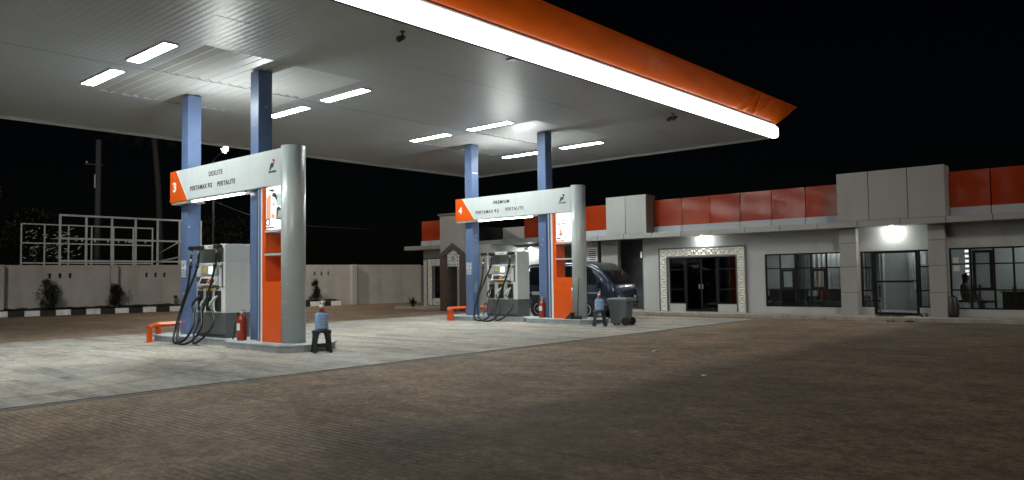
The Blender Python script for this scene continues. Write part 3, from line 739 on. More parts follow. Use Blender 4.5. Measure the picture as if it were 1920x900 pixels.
def extinguisher():
    t = thing('fire_extinguisher', '', 'fire extinguisher')
    bm = NB(); lathe(bm, [(0.02, 0), (0.105, 0.0), (0.115, 0.02), (0.115, 0.47), (0.10, 0.54), (0.05, 0.585), (0.035, 0.60)])
    fin('cylinder', bm, M_REDEXT, t)
    bm = NB(); lathe(bm, [(0.118, 0.24), (0.118, 0.40), (0.117, 0.40)]);
    fin('paper_label', NBpatch(0.1165, 0.24, 0.40, -2.6, -0.9), M_PAPER, t); bm.free()
    bm = NB(); lathe(bm, [(0.035, 0.60), (0.045, 0.61), (0.045, 0.66), (0.02, 0.68)])
    bx(bm, -0.01, 0.16, -0.02, 0.02, 0.70, 0.715); bx(bm, -0.02, 0.13, -0.018, 0.018, 0.655, 0.67)
    tube(bm, [(0, 0, 0.66), (0.0, 0, 0.72)], 0.02, 8)
    fin('valve', bm, M_STEEL, t)
    bm = NB(); tube(bm, spline([(-0.03, 0, 0.65), (-0.12, -0.03, 0.60), (-0.145, -0.04, 0.42), (-0.14, -0.03, 0.2)], 5), 0.014, 7)
    fin('hose', bm, M_RUBBER, t)
    return t
def NBpatch(r, z0, z1, a0, a1, n=8):
    bm = NB(); prev = None
    for k in range(n+1):
        a = a0+(a1-a0)*k/n
        v = (bm.verts.new((r*math.cos(a), r*math.sin(a), z0)), bm.verts.new((r*math.cos(a), r*math.sin(a), z1)))
        if prev: bm.faces.new((prev[0], v[0], v[1], prev[1])).smooth = True
        prev = v
    return bm
ext = extinguisher()
for j, (x, y, lb) in enumerate(((-16.72, 9.36, 'red fire extinguisher on the island under portal 3, beside a black folded stand'), (-16.58, 20.42, 'red fire extinguisher on the island under portal 4'))):
    o = ext if j == 0 else copy_tree(ext)
    o.location = (x, y, IZ+0.012); o['label'] = lb; o['group'] = 'red fire extinguishers'
# folded black stand left of the near extinguisher
bm = NB()
for x in (-0.10, 0.10):
    tube(bm, [(x, -0.05, 0), (x*0.7, 0.05, 0.62)], 0.016, 6); tube(bm, [(x, 0.16, 0), (x*0.7, 0.06, 0.62)], 0.016, 6)
bx(bm, -0.08, 0.08, 0.03, 0.075, 0.56, 0.64, 0.01)
for z in (0.15, 0.35): bx(bm, -0.095, 0.095, -0.03, -0.01, z, z+0.03)
single('folding_stand', bm, M_BLACK, 'black folded stand left of the fire extinguisher under portal 3', 'stand', (-17.05, 9.42, IZ+0.012))

def guard():
    t = thing('guard_rail', '', 'guard rail')
    path = [(0.72, -0.85, 0.37), (0.68, -0.80, 0.40), (0.0, -0.30, 0.41), (0.0, 0.75, 0.41), (0.6, 1.2, 0.41)]
    bm = NB(); tube(bm, path, 0.065, 4, smooth=False)
    fin('top_rail', bm, M_ORANGE, t)
    for (x, y) in ((0.68, -0.80), (0.02, -0.28), (0.02, 0.70)):
        bm = NB(); bx(bm, x-0.055, x+0.055, y-0.055, y+0.055, 0.0, 0.37, 0.008); bx(bm, x-0.10, x+0.10, y-0.10, y+0.10, 0.0, 0.012)
        fin('post', bm, M_ORANGE, t)
    return t
gd = guard()
for j, lb in enumerate(('low orange guard rail bent round the left end of the near island', 'low orange guard rail bent round the left end of the far island')):
    o = gd if j == 0 else copy_tree(gd)
    o.location = (P0.x-2.72, P0.y-0.18+DY*j, 0.012); o['label'] = lb; o['group'] = 'orange guard rails at the island ends'

# ---------------------------------------------------------------- stools with water bottles, bin, broom
def stool(mtl):
    t = thing('plastic_stool', '', 'stool')
    bm = NB(); H = 0.50
    lathe(bm, [(0.02, H-0.012), (0.175, H-0.012), (0.19, H-0.02), (0.195, H-0.075), (0.18, H-0.075), (0.17, H-0.03), (0.02, H-0.03)], seg=24)
    fin('seat', bm, mtl, t)
    for k in range(4):
        a = math.pi/4+k*math.pi/2; d = Vector((math.cos(a), math.sin(a), 0)); s = Vector((-d.y, d.x, 0))
        bm = NB(); rs = []
        for z, r_, wd in ((H-0.045, 0.172, 0.11), (H-0.12, 0.182, 0.06), (0.25, 0.205, 0.042), (0.06, 0.235, 0.042), (0.0, 0.245, 0.046)):
            c = d*r_+Vector((0,0,z)); rs.append([c-s*wd-d*0.012, c+s*wd-d*0.012, c+s*wd+d*0.012, c-s*wd+d*0.012])
        rings(bm, rs, smooth=False)
        fin('leg', bm, mtl, t)
    bm = NB(); q = [Vector((0.215*math.cos(math.pi/4+k*math.pi/2), 0.215*math.sin(math.pi/4+k*math.pi/2), 0.15)) for k in range(5)]
    for a, b in zip(q, q[1:]):
        d = (b-a).normalized(); n_ = Vector((-d.y, d.x, 0))*0.010
        rings(bm, [[p+n_+Vector((0,0,-0.028)), p-n_+Vector((0,0,-0.028)), p-n_+Vector((0,0,0.028)), p+n_+Vector((0,0,0.028))] for p in (a, b)], smooth=False)
    fin('brace', bm, mtl, t)
    return t
M_STOOLB = mat('blue_stool_plastic', (0.07, 0.12, 0.2), 0.4, var=0.1)
M_STOOLG = mat('dark_green_stool_plastic', (0.025, 0.035, 0.04), 0.4, var=0.1)
def bottle():
    t = thing('water_bottle', '', 'water bottle')
    bm = NB(); pr = [(0.02, 0.0), (0.12, 0.0), (0.138, 0.015)]
    for k in range(4):
        z = 0.03+k*0.065; pr += [(0.142, z), (0.145, z+0.03), (0.142, z+0.048), (0.134, z+0.055), (0.134, z+0.06)]
    pr += [(0.142, 0.29), (0.13, 0.325), (0.085, 0.36), (0.04, 0.385), (0.03, 0.40), (0.028, 0.43)]
    lathe(bm, pr, seg=28)
    fin('bottle', bm, M_WBLUE, t)
    bm = NB(); lathe(bm, [(0.05, 0.375), (0.095, 0.375), (0.085, 0.392), (0.05, 0.40)]); fin('collar', bm, M_STRIPEBLUE, t)
    bm = NB(); lathe(bm, [(0.044, 0.40), (0.05, 0.405), (0.05, 0.455), (0.044, 0.465)]); fin('red_band', bm, M_LRED2, t)
    bm = NB(); lathe(bm, [(0.045, 0.465), (0.05, 0.47), (0.046, 0.50), (0.03, 0.52), (0.015, 0.525)])
    tube(bm, spline([(0, 0, 0.52), (0.0, 0, 0.56), (0.02, -0.01, 0.58), (0.06, -0.02, 0.565)], 4), 0.012, 7)
    fin('hand_pump', bm, M_WHITE, t)
    return t
M_LRED2 = mat('pump_red', (0.55, 0.07, 0.05), 0.4, var=0)
st = stool(M_BLACK); st.location = (-13.95, 9.66, 0.012); st.rotation_euler.z = R(-25)
tag(st, 'black plastic stool with splayed legs standing on the concrete right of the near pylon', 'stool', 'plastic stools')
wb = bottle(); wb.location = (-13.95, 9.66, 0.502)
tag(wb, 'blue water bottle with red and white hand pump on the near black stool', 'water bottle', 'blue water bottles on stools')
st2 = stool(M_STOOLG); st2.location = (-13.72, 19.72, 0.012); st2.rotation_euler.z = R(-48)
tag(st2, 'dark plastic stool beside the grey wheeled bin', 'stool', 'plastic stools')
wb2 = copy_tree(wb); wb2.location = (-13.72, 19.72, 0.502); wb2['label'] = 'blue water bottle with a white hand pump on the stool beside the grey wheeled bin'
st3 = stool(M_STOOLB); st3.location = (-19.35, 20.75, IZ+0.012); st3.rotation_euler.z = 0.2
tag(st3, 'blue plastic stool between the left column of portal 4 and its dispenser', 'stool', 'plastic stools')
bm = NB(); bx(bm, -0.09, 0.09, -0.06, 0.06, 0, 0.03, 0.01)
single('folded_cloth', bm, mat('brown_cloth', (0.25, 0.14, 0.08), 0.9, var=0.2), 'small brown folded cloth on the blue stool by the far dispenser', 'cloth', (-19.35, 20.75, IZ+0.505))

t = thing('wheelie_bin', 'grey plastic wheeled bin with black wheels standing right of the far pylon', 'bin', (-13.38, 20.42, 0.012), R(8))
bm = NB(); rs = []
for z, hx, hy in ((0.07, 0.24, 0.21), (0.10, 0.25, 0.22), (0.72, 0.31, 0.265), (0.72, 0.335, 0.29), (0.79, 0.335, 0.29)):
    rs.append([Vector((sx*hx, sy*hy, z)) for sx, sy in ((-1,-1),(1,-1),(1,1),(-1,1))])
rings(bm, rs, smooth=False)
for yy in (-0.14, 0.14): bx(bm, -0.20, -0.12, yy-0.03, yy+0.03, 0.0, 0.069)
fin('body', bm, M_BIN, t)
bm = NB(); rs = []
for z, hx, hy in ((0.792, 0.35, 0.305), (0.82, 0.35, 0.305), (0.855, 0.30, 0.26), (0.865, 0.20, 0.18)):
    rs.append([Vector((sx*hx, sy*hy, z)) for sx, sy in ((-1,-1),(1,-1),(1,1),(-1,1))])
rings(bm, rs, smooth=False)
fin('lid', bm, M_BIN, t)
bm = NB(); tube(bm, [(0.34, -0.25, 0.76), (0.44, -0.24, 0.79), (0.44, 0.24, 0.79), (0.34, 0.25, 0.76)], 0.02, 8)
fin('handle', bm, M_BIN, t)
bm = NB(); tube(bm, [(0.26, -0.20, 0.125), (0.26, 0.20, 0.125)], 0.015, 8); fin('axle', bm, M_STEEL, t)
for s in (-1, 1):
    bm = NB(); cyl(bm, (0.26, s*0.20, 0.125), (0.26, s*0.27, 0.125), 0.125, seg=24); cyl(bm, (0.26, s*0.271, 0.125), (0.26, s*0.278, 0.125), 0.05, seg=14)
    fin('wheel', bm, M_TYRE, t)

# broom and dustpan leaning on the far pylon
pz = IZ+0.012
bm = NB(); tube(bm, [(0, 0, 0.10), (-0.05, 0.16, 1.32)], 0.014, 7); bx(bm, -0.16, 0.16, -0.05, 0.03, 0.0, 0.11, 0.015)
single('broom', bm, M_BLACK, 'black broom leaning upright against the far rounded pylon', 'broom', (-14.87, 20.14, pz))
t = thing('dustpan', 'black long handled dustpan leaning beside the broom at the far pylon', 'dustpan', (-15.17, 20.15, pz))
bm = NB(); tube(bm, [(0, 0.03, 0.10), (0.0, 0.13, 1.10)], 0.012, 7); fin('handle', bm, M_STEEL, t)
bm = NB(); prism(bm, [(-0.16, 0.0), (0.13, 0.0), (0.13, 0.22), (0.10, 0.22)], 'y', -0.12, 0.05); fin('pan', bm, M_BLACK, t)

# ================================================================ VAN
def van():
    t = thing('minivan', 'dark blue minivan parked beside the far island in front of the building', 'van', (-17.42, 23.8, 0.012), R(-2))
    # stations: x, z floor, z belt, z roof, half width low, belt, roof
    ST = [(-2.22, 0.42, 1.15, 1.85, 0.70, 0.74, 0.58), (-2.16, 0.36, 1.18, 2.00, 0.77, 0.79, 0.66), (-1.9, 0.33, 1.2, 2.07, 0.79, 0.81, 0.69), (-0.6, 0.32, 1.2, 2.10, 0.80, 0.82, 0.70),
          (0.7, 0.32, 1.2, 2.09, 0.80, 0.82, 0.70), (1.0, 0.32, 1.2, 2.05, 0.80, 0.82, 0.70), (1.25, 0.32, 1.2, 1.96, 0.80, 0.82, 0.70), (1.55, 0.32, 1.19, 1.77, 0.80, 0.82, 0.70),
          (1.85, 0.32, 1.13, 1.48, 0.79, 0.80, 0.70), (2.04, 0.33, 1.02, 1.23, 0.77, 0.77, 0.69), (2.13, 0.36, 0.86, 1.02, 0.73, 0.72, 0.66), (2.17, 0.42, 0.64, 0.72, 0.68, 0.66, 0.62)]
    def sect(s, e=0.0):
        x, zf, zb, zr, wl, wb, wr = s
        h = [(wl*0.95, zf), (wl, zf+0.10), (wb, (zf+zb)/2+0.05), (wb, zb), (wb*0.55+wr*0.45, zb+(zr-zb)*0.5), (wr, zb+(zr-zb)*0.88), (wr*0.90, zr-0.012), (wr*0.5, zr)]
        L = [Vector((x, -w_, z)) for w_, z in h]; Rr = [Vector((x, w_, z)) for w_, z in reversed(h)]
        return L+Rr
    bm = NB(); rings(bm, [sect(s) for s in ST])
    body = fin('body', bm, M_VAN, t)
    def lerp(x):
        for a, b in zip(ST, ST[1:]):
            if a[0] <= x <= b[0]:
                u = (x-a[0])/(b[0]-a[0]); return tuple(p+(q-p)*u for p, q in zip(a, b))
        return ST[-1] if x > 0 else ST[0]
    def side(x, v, s, off):
        """v 0..1 from belt to eaves"""
        q = lerp(x); zb, zr, wb_, wr = q[2], q[3], q[5], q[6]
        z = zb+(zr-zb)*0.88*v
        h = [(wb_, zb), (wb_*0.55+wr*0.45, zb+(zr-zb)*0.5), (wr, zb+(zr-zb)*0.88)]
        y_ = h[0][0]+(h[1][0]-h[0][0])*(z-zb)/(h[1][1]-h[0][1]) if z < h[1][1] else h[1][0]+(h[2][0]-h[1][0])*(z-h[1][1])/(h[2][1]-h[1][1])
        return Vector((x, s*(y_+off), z))
    def sidewin(name, xa0, xa1, xb0, xb1, s, v0=0.06, v1=0.90):
        """bottom edge xa0..xa1, top edge xb0..xb1"""
        bm = NB(); G = []
        for i in range(9):
            u = i/8; G.append([bm.verts.new(side((xa0+(xa1-xa0)*u)*(1-v)+(xb0+(xb1-xb0)*u)*v, v0+(v1-v0)*v, s, 0.006)) for v in (0, 0.25, 0.5, 0.75, 1.0)])
        for a, b in zip(G, G[1:]):
            for k in range(4): bm.faces.new((a[k], b[k], b[k+1], a[k+1])).smooth = True
        fin(name, bm, M_VGLASS, t)
    for s in (-1, 1):
        sidewin('side_window', 0.55, 1.58, 0.55, 1.08, s); sidewin('side_window', -0.75, 0.45, -0.75, 0.45, s); sidewin('side_window', -2.0, -0.87, -1.9, -0.87, s)
    # windscreen following the raked front
    bm = NB(); G = []
    for i in range(11):
        x = 1.06+(2.02-1.06)*i/10; q = lerp(x); zr = q[3]; wr = q[6]
        G.append([bm.verts.new((x+0.012*math.cos(k/8*math.pi-math.pi/2)+0.008, wr*(-0.92+1.84*k/8), zr-0.012*abs(k/4-1)**4*0+0.010)) for k in range(9)])
    for a, b in zip(G, G[1:]):
        for k in range(8): bm.faces.new((a[k], a[k+1], b[k+1], b[k])).smooth = True
    fin('windscreen', bm, M_VGLASS, t)
    # trim: roof gutter, door lines, waist moulding, handle, mirrors, bumper, lamps, plate
    bm = NB()
    for s in (-1, 1):
        pts = [side(x, 0.985, s, 0.008) for x in [-2.1+0.2*k for k in range(17)]]
        tube(bm, pts+[side(1.55, 0.95, s, 0.008), side(1.85, 0.80, s, 0.008)], 0.013, 6)
    fin('roof_gutter', bm, M_CHROME, t)
    bm = NB()
    for s in (-1, 1):
        y_ = 0.826*s
        bx(bm, -1.95, 1.5, min(y_, y_+0.008*s), max(y_, y_+0.008*s), 0.93, 0.955)
        for x in (0.50, 1.46, -0.81):
            bx(bm, x-0.006, x+0.006, min(y_-0.003*s, y_+0.003*s), max(y_-0.003*s, y_+0.003*s), 0.42, 1.18, mi=1)
    fin('door_lines', bm, [M_CHROME, M_GAP], t)
    for s in (-1, 1):
        bm = NB(); bx(bm, 0.55, 0.70, min(0.825*s, 0.845*s), max(0.825*s, 0.845*s), 1.05, 1.09, 0.006); fin('door_handle', bm, M_CHROME, t)
        bm = NB(); bx(bm, 1.50, 1.58, min(0.86*s, 1.0*s), max(0.86*s, 1.0*s), 1.12, 1.36, 0.02); tube(bm, [(1.5, 0.80*s, 1.2), (1.54, 0.9*s, 1.2)], 0.015, 6); fin('mirror', bm, M_BLACK, t)
        bm = NB(); rs_ = []
        lathe(bm, [(0.01, 0), (0.10, 0.0), (0.11, 0.03), (0.08, 0.05), (0.01, 0.055)], seg=16)
        bmesh.ops.transform(bm, matrix=Matrix.Translation((2.11, 0.50*s, 0.80)) @ Matrix.Rotation(R(75), 4, 'Y'), verts=bm.verts[:])
        fin('headlight', bm, M_LCD, t)
    bm = NB()
    tube(bm, [(1.75, -0.84, 0.48), (2.05, -0.78, 0.48), (2.19, -0.5, 0.48), (2.21, 0, 0.48), (2.19, 0.5, 0.48), (2.05, 0.78, 0.48), (1.75, 0.84, 0.48)], 0.09, 8)
    fin('front_bumper', bm, M_BLACK, t)
    bm = NB(); tube(bm, [(-2.0, -0.82, 0.50), (-2.24, -0.74, 0.50), (-2.27, 0, 0.50), (-2.24, 0.74, 0.50), (-2.0, 0.82, 0.50)], 0.08, 8); fin('rear_bumper', bm, M_BLACK, t)
    bm = NB(); bx(bm, -1.75, -1.05, -0.838, -0.830, 0.86, 0.99); fin('side_sticker', bm, M_WHITE, t)
    bm = NB()
    tube(bm, [(1.90, -0.5, 1.44), (1.60, -0.1, 1.76)], 0.012, 5); tube(bm, [(1.92, 0.1, 1.42), (1.63, 0.45, 1.74)], 0.012, 5)
    fin('wipers', bm, M_BLACK, t)
    for x in (-1.45, 0.92):
        for s in (-1, 1):
            bm = NB(); cyl(bm, (x, s*0.60, 0.36), (x, s*0.834, 0.36), 0.385, seg=28); fin('wheel_arch', bm, M_GAP, t)
            bm = NB(); y0, y1 = s*0.66, s*0.845
            rs_ = []
            for (r_, y_) in ((0.20, y0), (0.30, y0), (0.325, y0+0.02*s), (0.325, y1-0.02*s), (0.30, y1), (0.215, y1), (0.20, y1-0.03*s)):
                rs_.append([Vector((x+r_*math.cos(a), y_, 0.325+r_*math.sin(a))) for a in [2*math.pi*k/28 for k in range(28)]])
            rings(bm, rs_); wh = fin('wheel', bm, M_TYRE, t)
            bm = NB(); cyl(bm, (x, y1-0.05*s, 0.325), (x, y1-0.025*s, 0.325), 0.20, seg=24)
            tube(bm, [(x+0.195*math.cos(a), y1-0.005*s, 0.325+0.195*math.sin(a)) for a in [2*math.pi*k/24 for k in range(25)]], 0.018, 6)
            cyl(bm, (x, y1-0.024*s, 0.325), (x, y1+0.005*s, 0.325), 0.06, seg=12)
            for k in range(8):
                a = 2*math.pi*k/8; cyl(bm, (x+0.125*math.cos(a), y1-0.028*s, 0.325+0.125*math.sin(a)), (x+0.125*math.cos(a), y1-0.020*s, 0.325+0.125*math.sin(a)), 0.030, seg=8, mi=1)
            fin('rim', bm, [M_CHROME, M_GAP], wh)
    return t
van()

# ================================================================ SHOP BUILDING
BZ = 0.13; FY = 27.2
bm = NB(); bx(bm, -31.2, 3.0, 26.12, 26.32, 0, BZ, 0.012); bx(bm, -31.2, 3.0, 26.325, 34.2, 0, BZ)
struct('pavement_step', bm, M_PLINTH)
bld = thing('shop_building', 'long single storey station building with orange and grey cladding and dark windows', 'building', (-14, 30, BZ)); BS = (-14, 30, BZ)
def P(name, bm, m, par=None): return fin(name, bm, m, par or bld, BS if par is None else None)
# walls with openings
def wall_x(bm, x0, x1, y0, y1, z0, z1, ops):
    """wall along x with openings (a, b, zb, zt)"""
    ops = sorted(ops); x = x0
    for a, b, zb, zt in ops:
        if a > x: bx(bm, x, a, y0, y1, z0, z1)
        if zb > z0: bx(bm, a, b, y0, y1, z0, zb)
        if zt < z1: bx(bm, a, b, y0, y1, zt, z1)
        x = b
    if x < x1: bx(bm, x, x1, y0, y1, z0, z1)
DOORG = (-15.50, -12.60); WIN2 = (-11.53, -8.80); ENT = (-8.20, -6.06); WR = (-5.53, 0.6)
bm = NB()
wall_x(bm, -16.69, 1.5, FY, FY+0.15, BZ, 3.2, [(DOORG[0], -14.80, 0.43, 2.27), (-14.80, -13.42, BZ, 2.27), (-13.42, DOORG[1], 0.43, 2.27), (WIN2[0], WIN2[1], 0.37, 2.28), (ENT[0], -7.80, 0.40, 2.27), (-7.80, -6.42, BZ, 2.27), (-6.42, ENT[1], 0.40, 2.27), (WR[0], WR[1], 0.37, 2.29)])
wall_x(bm, -30.1, -25.3, FY, FY+0.15, BZ, 3.2, [(-29.25, -28.25, 0.55, 2.25)])
bx(bm, -30.1, -29.95, FY+0.151, 33.5, BZ, 3.2); bx(bm, -25.45, -25.3, FY+0.151, 29.8, BZ, 3.2)
bx(bm, -19.75, -19.6, FY, 29.8, BZ, 3.2); bx(bm, 1.35, 1.5, FY+0.151, 33.5, BZ, 3.2)
bx(bm, -30.1, 1.5, 33.501, 33.65, BZ, 4.5)
bx(bm, -19.599, -18.95, FY, FY+0.15, BZ, 3.2)
fin('facade_wall', bm, M_PAINT, bld, BS)
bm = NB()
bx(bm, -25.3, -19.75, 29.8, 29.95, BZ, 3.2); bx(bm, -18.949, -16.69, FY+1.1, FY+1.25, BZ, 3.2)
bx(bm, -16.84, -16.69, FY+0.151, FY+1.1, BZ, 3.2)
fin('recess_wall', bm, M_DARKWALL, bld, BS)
bm = NB(); bx(bm, -18.74, -17.90, FY-0.05, FY+0.2, BZ, 3.05, 0.01); fin('grey_pier', bm, M_GREYPAN, bld, BS)
# louvre vent
bm = NB(); bx(bm, -19.47, -18.96, FY-0.03, FY-0.002, 2.22, 2.80, 0.006)
vt = fin('louvre_vent', bm, M_WHITE, bld, BS)
bm = NB()
for k in range(6): bx(bm, -19.42, -19.01, FY-0.034, FY-0.0305, 2.27+k*0.085, 2.31+k*0.085)
fin('louvre_slots', bm, M_GAP, vt, BS)
vt.matrix_parent_inverse.identity()
for ch in vt.children: pass
# roof and ceiling slab
bm = NB(); bx(bm, -30.1, 1.5, FY+0.152, 33.5, 3.205, 3.4); fin('roof_slab', bm, M_ROOF, bld, BS)
# interior: floor, partitions
bm = NB()
bx(bm, -16.68, 1.34, FY+0.16, 33.4, BZ, BZ+0.02)
bx(bm, -11.95, -11.85, FY+0.16, 31.2, BZ+0.021, 3.0); bx(bm, -5.85, -5.75, FY+0.16, 31.2, BZ+0.021, 3.0)
bx(bm, -16.68, 1.34, 31.2, 31.3, BZ+0.021, 3.0); bx(bm, -16.68, 1.34, FY+0.16, 31.19, 3.01, 3.1)
bx(bm, -16.68, -16.58, FY+1.26, 31.19, BZ+0.021, 3.0)
fin('rooms', bm, M_ROOM, bld, BS)
for (x, y) in ((-10.2, 30.6), (-7.2, 30.3), (-3.6, 30.0), (-1.0, 30.0)):
    bm = NB(); bx(bm, x-0.5, x+0.5, y-0.1, y+0.1, 2.93, 3.0); fin('room_lamp', bm, M_ROOML, bld, BS)

# windows and doors (frame with all its bars one mesh, pane one mesh)
def window(name, x0, x1, z0, z1, vb, hb, y=FY+0.06, bar=0.05, glass=None, extra=()):
    bm = NB(); y0, y1 = y-0.03, y+0.03
    bx(bm, x0, x1, y0, y1, z0, z0+bar); bx(bm, x0, x1, y0, y1, z1-bar, z1)
    bx(bm, x0, x0+bar, y0, y1, z0+bar, z1-bar); bx(bm, x1-bar, x1, y0, y1, z0+bar, z1-bar)
    for v in vb: bx(bm, v-bar*0.5, v+bar*0.5, y0+0.004, y1-0.004, z0+bar, z1-bar)
    for h in hb: bx(bm, x0+bar, x1-bar, y0+0.002, y1-0.002, h-bar*0.4, h+bar*0.4)
    for (a, b, c, d) in extra:      # opening casement frames
        k = 0.085; q0, q1 = y0-0.012, y1+0.003
        bx(bm, a, b, q0, q1, c, c+k); bx(bm, a, b, q0, q1, d-k, d); bx(bm, a, a+k, q0, q1, c+k, d-k); bx(bm, b-k, b, q0, q1, c+k, d-k)
    f = fin(name, bm, M_FRAME, bld, BS)
    bm = NB(); bx(bm, x0+bar*0.5, x1-bar*0.5, y-0.004, y+0.004, z0+bar*0.5, z1-bar*0.5)
    p = fin('pane', bm, glass or M_GLASS, f, BS)
    return f
def fix(o):   # parts were built in world space relative to the building: no extra offset for sub-parts
    return o
window('window', DOORG[0], -14.80, 0.43, 2.27, (), (1.0, 1.78), glass=M_DGLASS)
window('window', -13.42, DOORG[1], 0.43, 2.27, (), (1.0, 1.78), glass=M_DGLASS)
d = window('door', -14.795, -13.425, BZ+0.02, 2.27, (-14.11,), (), bar=0.075, glass=M_DGLASS)
bm = NB(); bx(bm, -14.19, -14.16, FY-0.03, FY+0.028, 1.02, 1.20); bx(bm, -14.06, -14.03, FY-0.03, FY+0.028, 1.02, 1.20); fin('handle', bm, M_CHROME, d, BS)
wv = [WIN2[0]+0.55*k for k in range(1, 5)]
window('window', WIN2[0], WIN2[1], 0.37, 2.28, wv, (0.98, 1.75), extra=((wv[0]+0.02, wv[1]-0.02, 0.99, 1.72), (wv[2]+0.02, wv[3]-0.02, 0.99, 1.72)))
window('window', ENT[0], -7.80, 0.40, 2.27, (), (0.95, 1.72))
window('window', -6.42, ENT[1], 0.40, 2.27, (), (0.95, 1.72))
d = window('door', -7.795, -6.425, BZ+0.02, 2.27, (), (1.25,), bar=0.085)
bm = NB(); bx(bm, -6.55, -6.52, FY-0.05, FY+0.028, 1.0, 1.25); fin('handle', bm, M_CHROME, d, BS)
wr = [-4.95, -4.33, -3.82, -3.1, -2.4, -1.7, -1.0, -0.3]
window('window', WR[0], WR[1], 0.37, 2.29, wr, (1.78,), extra=((-4.90, -4.36, 0.96, 2.20),))
bm = NB(); bx(bm, WR[0]+0.06, WR[1]-0.06, FY+0.035, FY+0.085, 0.95, 0.99); fin('window_rail', bm, M_FRAME, bld, BS)
# carved white surround of the first door group, and at the left end
def relief(x0, x1, z0, z1, wd, bottom, yb=FY):
    bm = NB()
    def band(a, b, c, d):
        bx(bm, a, b, yb-0.05, yb-0.003, c, d)
        n = wd; nx = max(1, round((b-a)/n)); nz = max(1, round((d-c)/n))
        for i in range(nx):
            for k in range(nz):
                u0, u1 = a+(b-a)*i/nx, a+(b-a)*(i+1)/nx; v0, v1 = c+(d-c)*k/nz, c+(d-c)*(k+1)/nz
                cu, cv = (u0+u1)/2, (v0+v1)/2; yf = yb-0.05; g = 0.014
                for (p, q, r_) in (((u0+g, v0+g), (u1-g, v0+g), (cu, cv-g)), ((u1-g, v0+g), (u1-g, v1-g), (cu+g, cv)), ((u1-g, v1-g), (u0+g, v1-g), (cu, cv+g)), ((u0+g, v1-g), (u0+g, v0+g), (cu-g, cv))):
                    m_ = ((p[0]+q[0]+r_[0])/3, (p[1]+q[1]+r_[1])/3)
                    top = bm.verts.new((m_[0], yf-0.045, m_[1]))
                    B = [bm.verts.new((s[0], yf-0.0005, s[1])) for s in (p, q, r_)]
                    for i2 in range(3): bm.faces.new((B[i2], B[(i2+1) % 3], top))
    band(x0, x0+wd, z0, z1); band(x1-wd, x1, z0, z1); band(x0+wd, x1-wd, z1-wd, z1)
    if bottom: band(x0+wd, x1-wd, z0, z0+wd)
    fin('carved_surround', bm, M_RELIEF, bld, BS, recalc=False)
    bm = NB(); e = 0.05
    for (a, b, c, d) in ((x0-e, x0-0.002, z0, z1+e), (x1+0.002, x1+e, z0, z1+e), (x0-0.001, x1+0.001, z1+0.002, z1+e), (x0+wd+0.002, x0+wd+e, z0, z1-wd-0.002), (x1-wd-e, x1-wd-0.002, z0, z1-wd-0.002), (x0+wd+e, x1-wd-e, z1-wd-e, z1-wd-0.002)):
        bx(bm, a, b, yb-0.07, yb-0.003, c, d)
    fin('surround_edge', bm, M_DGREY, bld, BS)
relief(-15.88, -12.28, BZ, 2.60, 0.30, False)
relief(-29.72, -27.75, 0.18, 2.58, 0.34, True)
window('window', -29.25, -28.25, 0.55, 2.25, (-28.75,), (1.0, 1.6), glass=M_DGLASS)
# pillars of stacked panels
for (a, b) in ((-8.76, -8.22), (-6.05, -5.56)):
    bm = NB(); z = BZ
    for zt in (0.90, 1.76, 2.56, 3.05):
        bx(bm, a, b, 26.9, 27.19, z, zt-0.012, 0.006); z = zt
    bx(bm, a+0.015, b-0.015, 26.915, 27.185, BZ, 3.05, mi=1)
    fin('pillar', bm, [M_GREYPAN, M_GAP], bld, BS)
# eaves ledge of metal panels, pale strip and orange panels above it
def panels(name, cuts, y0, y1, z0, z1, m, bev=0.008, gap=0.022):
    for a, b in zip(cuts, cuts[1:]):
        bm = NB(); bx(bm, a+gap/2, b-gap/2, y0, y1, z0, z1, bev); fin(name, bm, m, bld, BS)
def cuts(a, b, n): return [a+(b-a)*k/n for k in range(n+1)]
LZ0, LZ1 = 3.07, 3.27; LY = 26.6
panels('ledge_panel', cuts(-19.85, -5.45, 11)+[-4.2, -2.9, -1.6, -0.3, 1.5], LY, FY+0.1, LZ0, LZ1, M_GREYPAN)
panels('ledge_panel', [-30.95, -29.0, -27.1], LY, FY+0.1, LZ0, LZ1, M_SHADEPAN)
panels('ledge_panel', cuts(-25.3, -19.86, 4), 29.2, 29.9, LZ0, LZ1, M_GREYPAN)
bm = NB(); bx(bm, -19.8, 1.5, LY+0.03, FY+0.05, LZ0+0.02, LZ1-0.004); bx(bm, -30.9, -27.1, LY+0.03, FY+0.05, LZ0+0.02, LZ1-0.004)
fin('ledge_core', bm, M_GAP, bld, BS)
OC = [-16.2, -14.85, -13.65, -12.42, -11.20, -9.97, -8.72]
panels('pale_strip', [-16.2, -15.95]+OC[1:], FY-0.06, FY+0.08, 3.272, 3.54, M_PALEPAN)
panels('pale_strip', [-5.44, -4.32, -3.2, -2.1, -1.0, 0.2, 1.5], FY-0.06, FY+0.08, 3.272, 3.56, M_PALEPAN)
panels('pale_strip', [-30.22, -29.5, -27.1], FY-0.06, FY+0.08, 3.272, 3.54, M_PALEPAN)
panels('pale_strip', [-19.75, -18.08], FY-0.06, FY+0.08, 3.272, 3.54, M_PALEPAN)
panels('pale_strip', [-25.3, -23.6, -21.8, -19.8], 29.74, 29.9, 3.272, 3.54, M_PALEPAN)
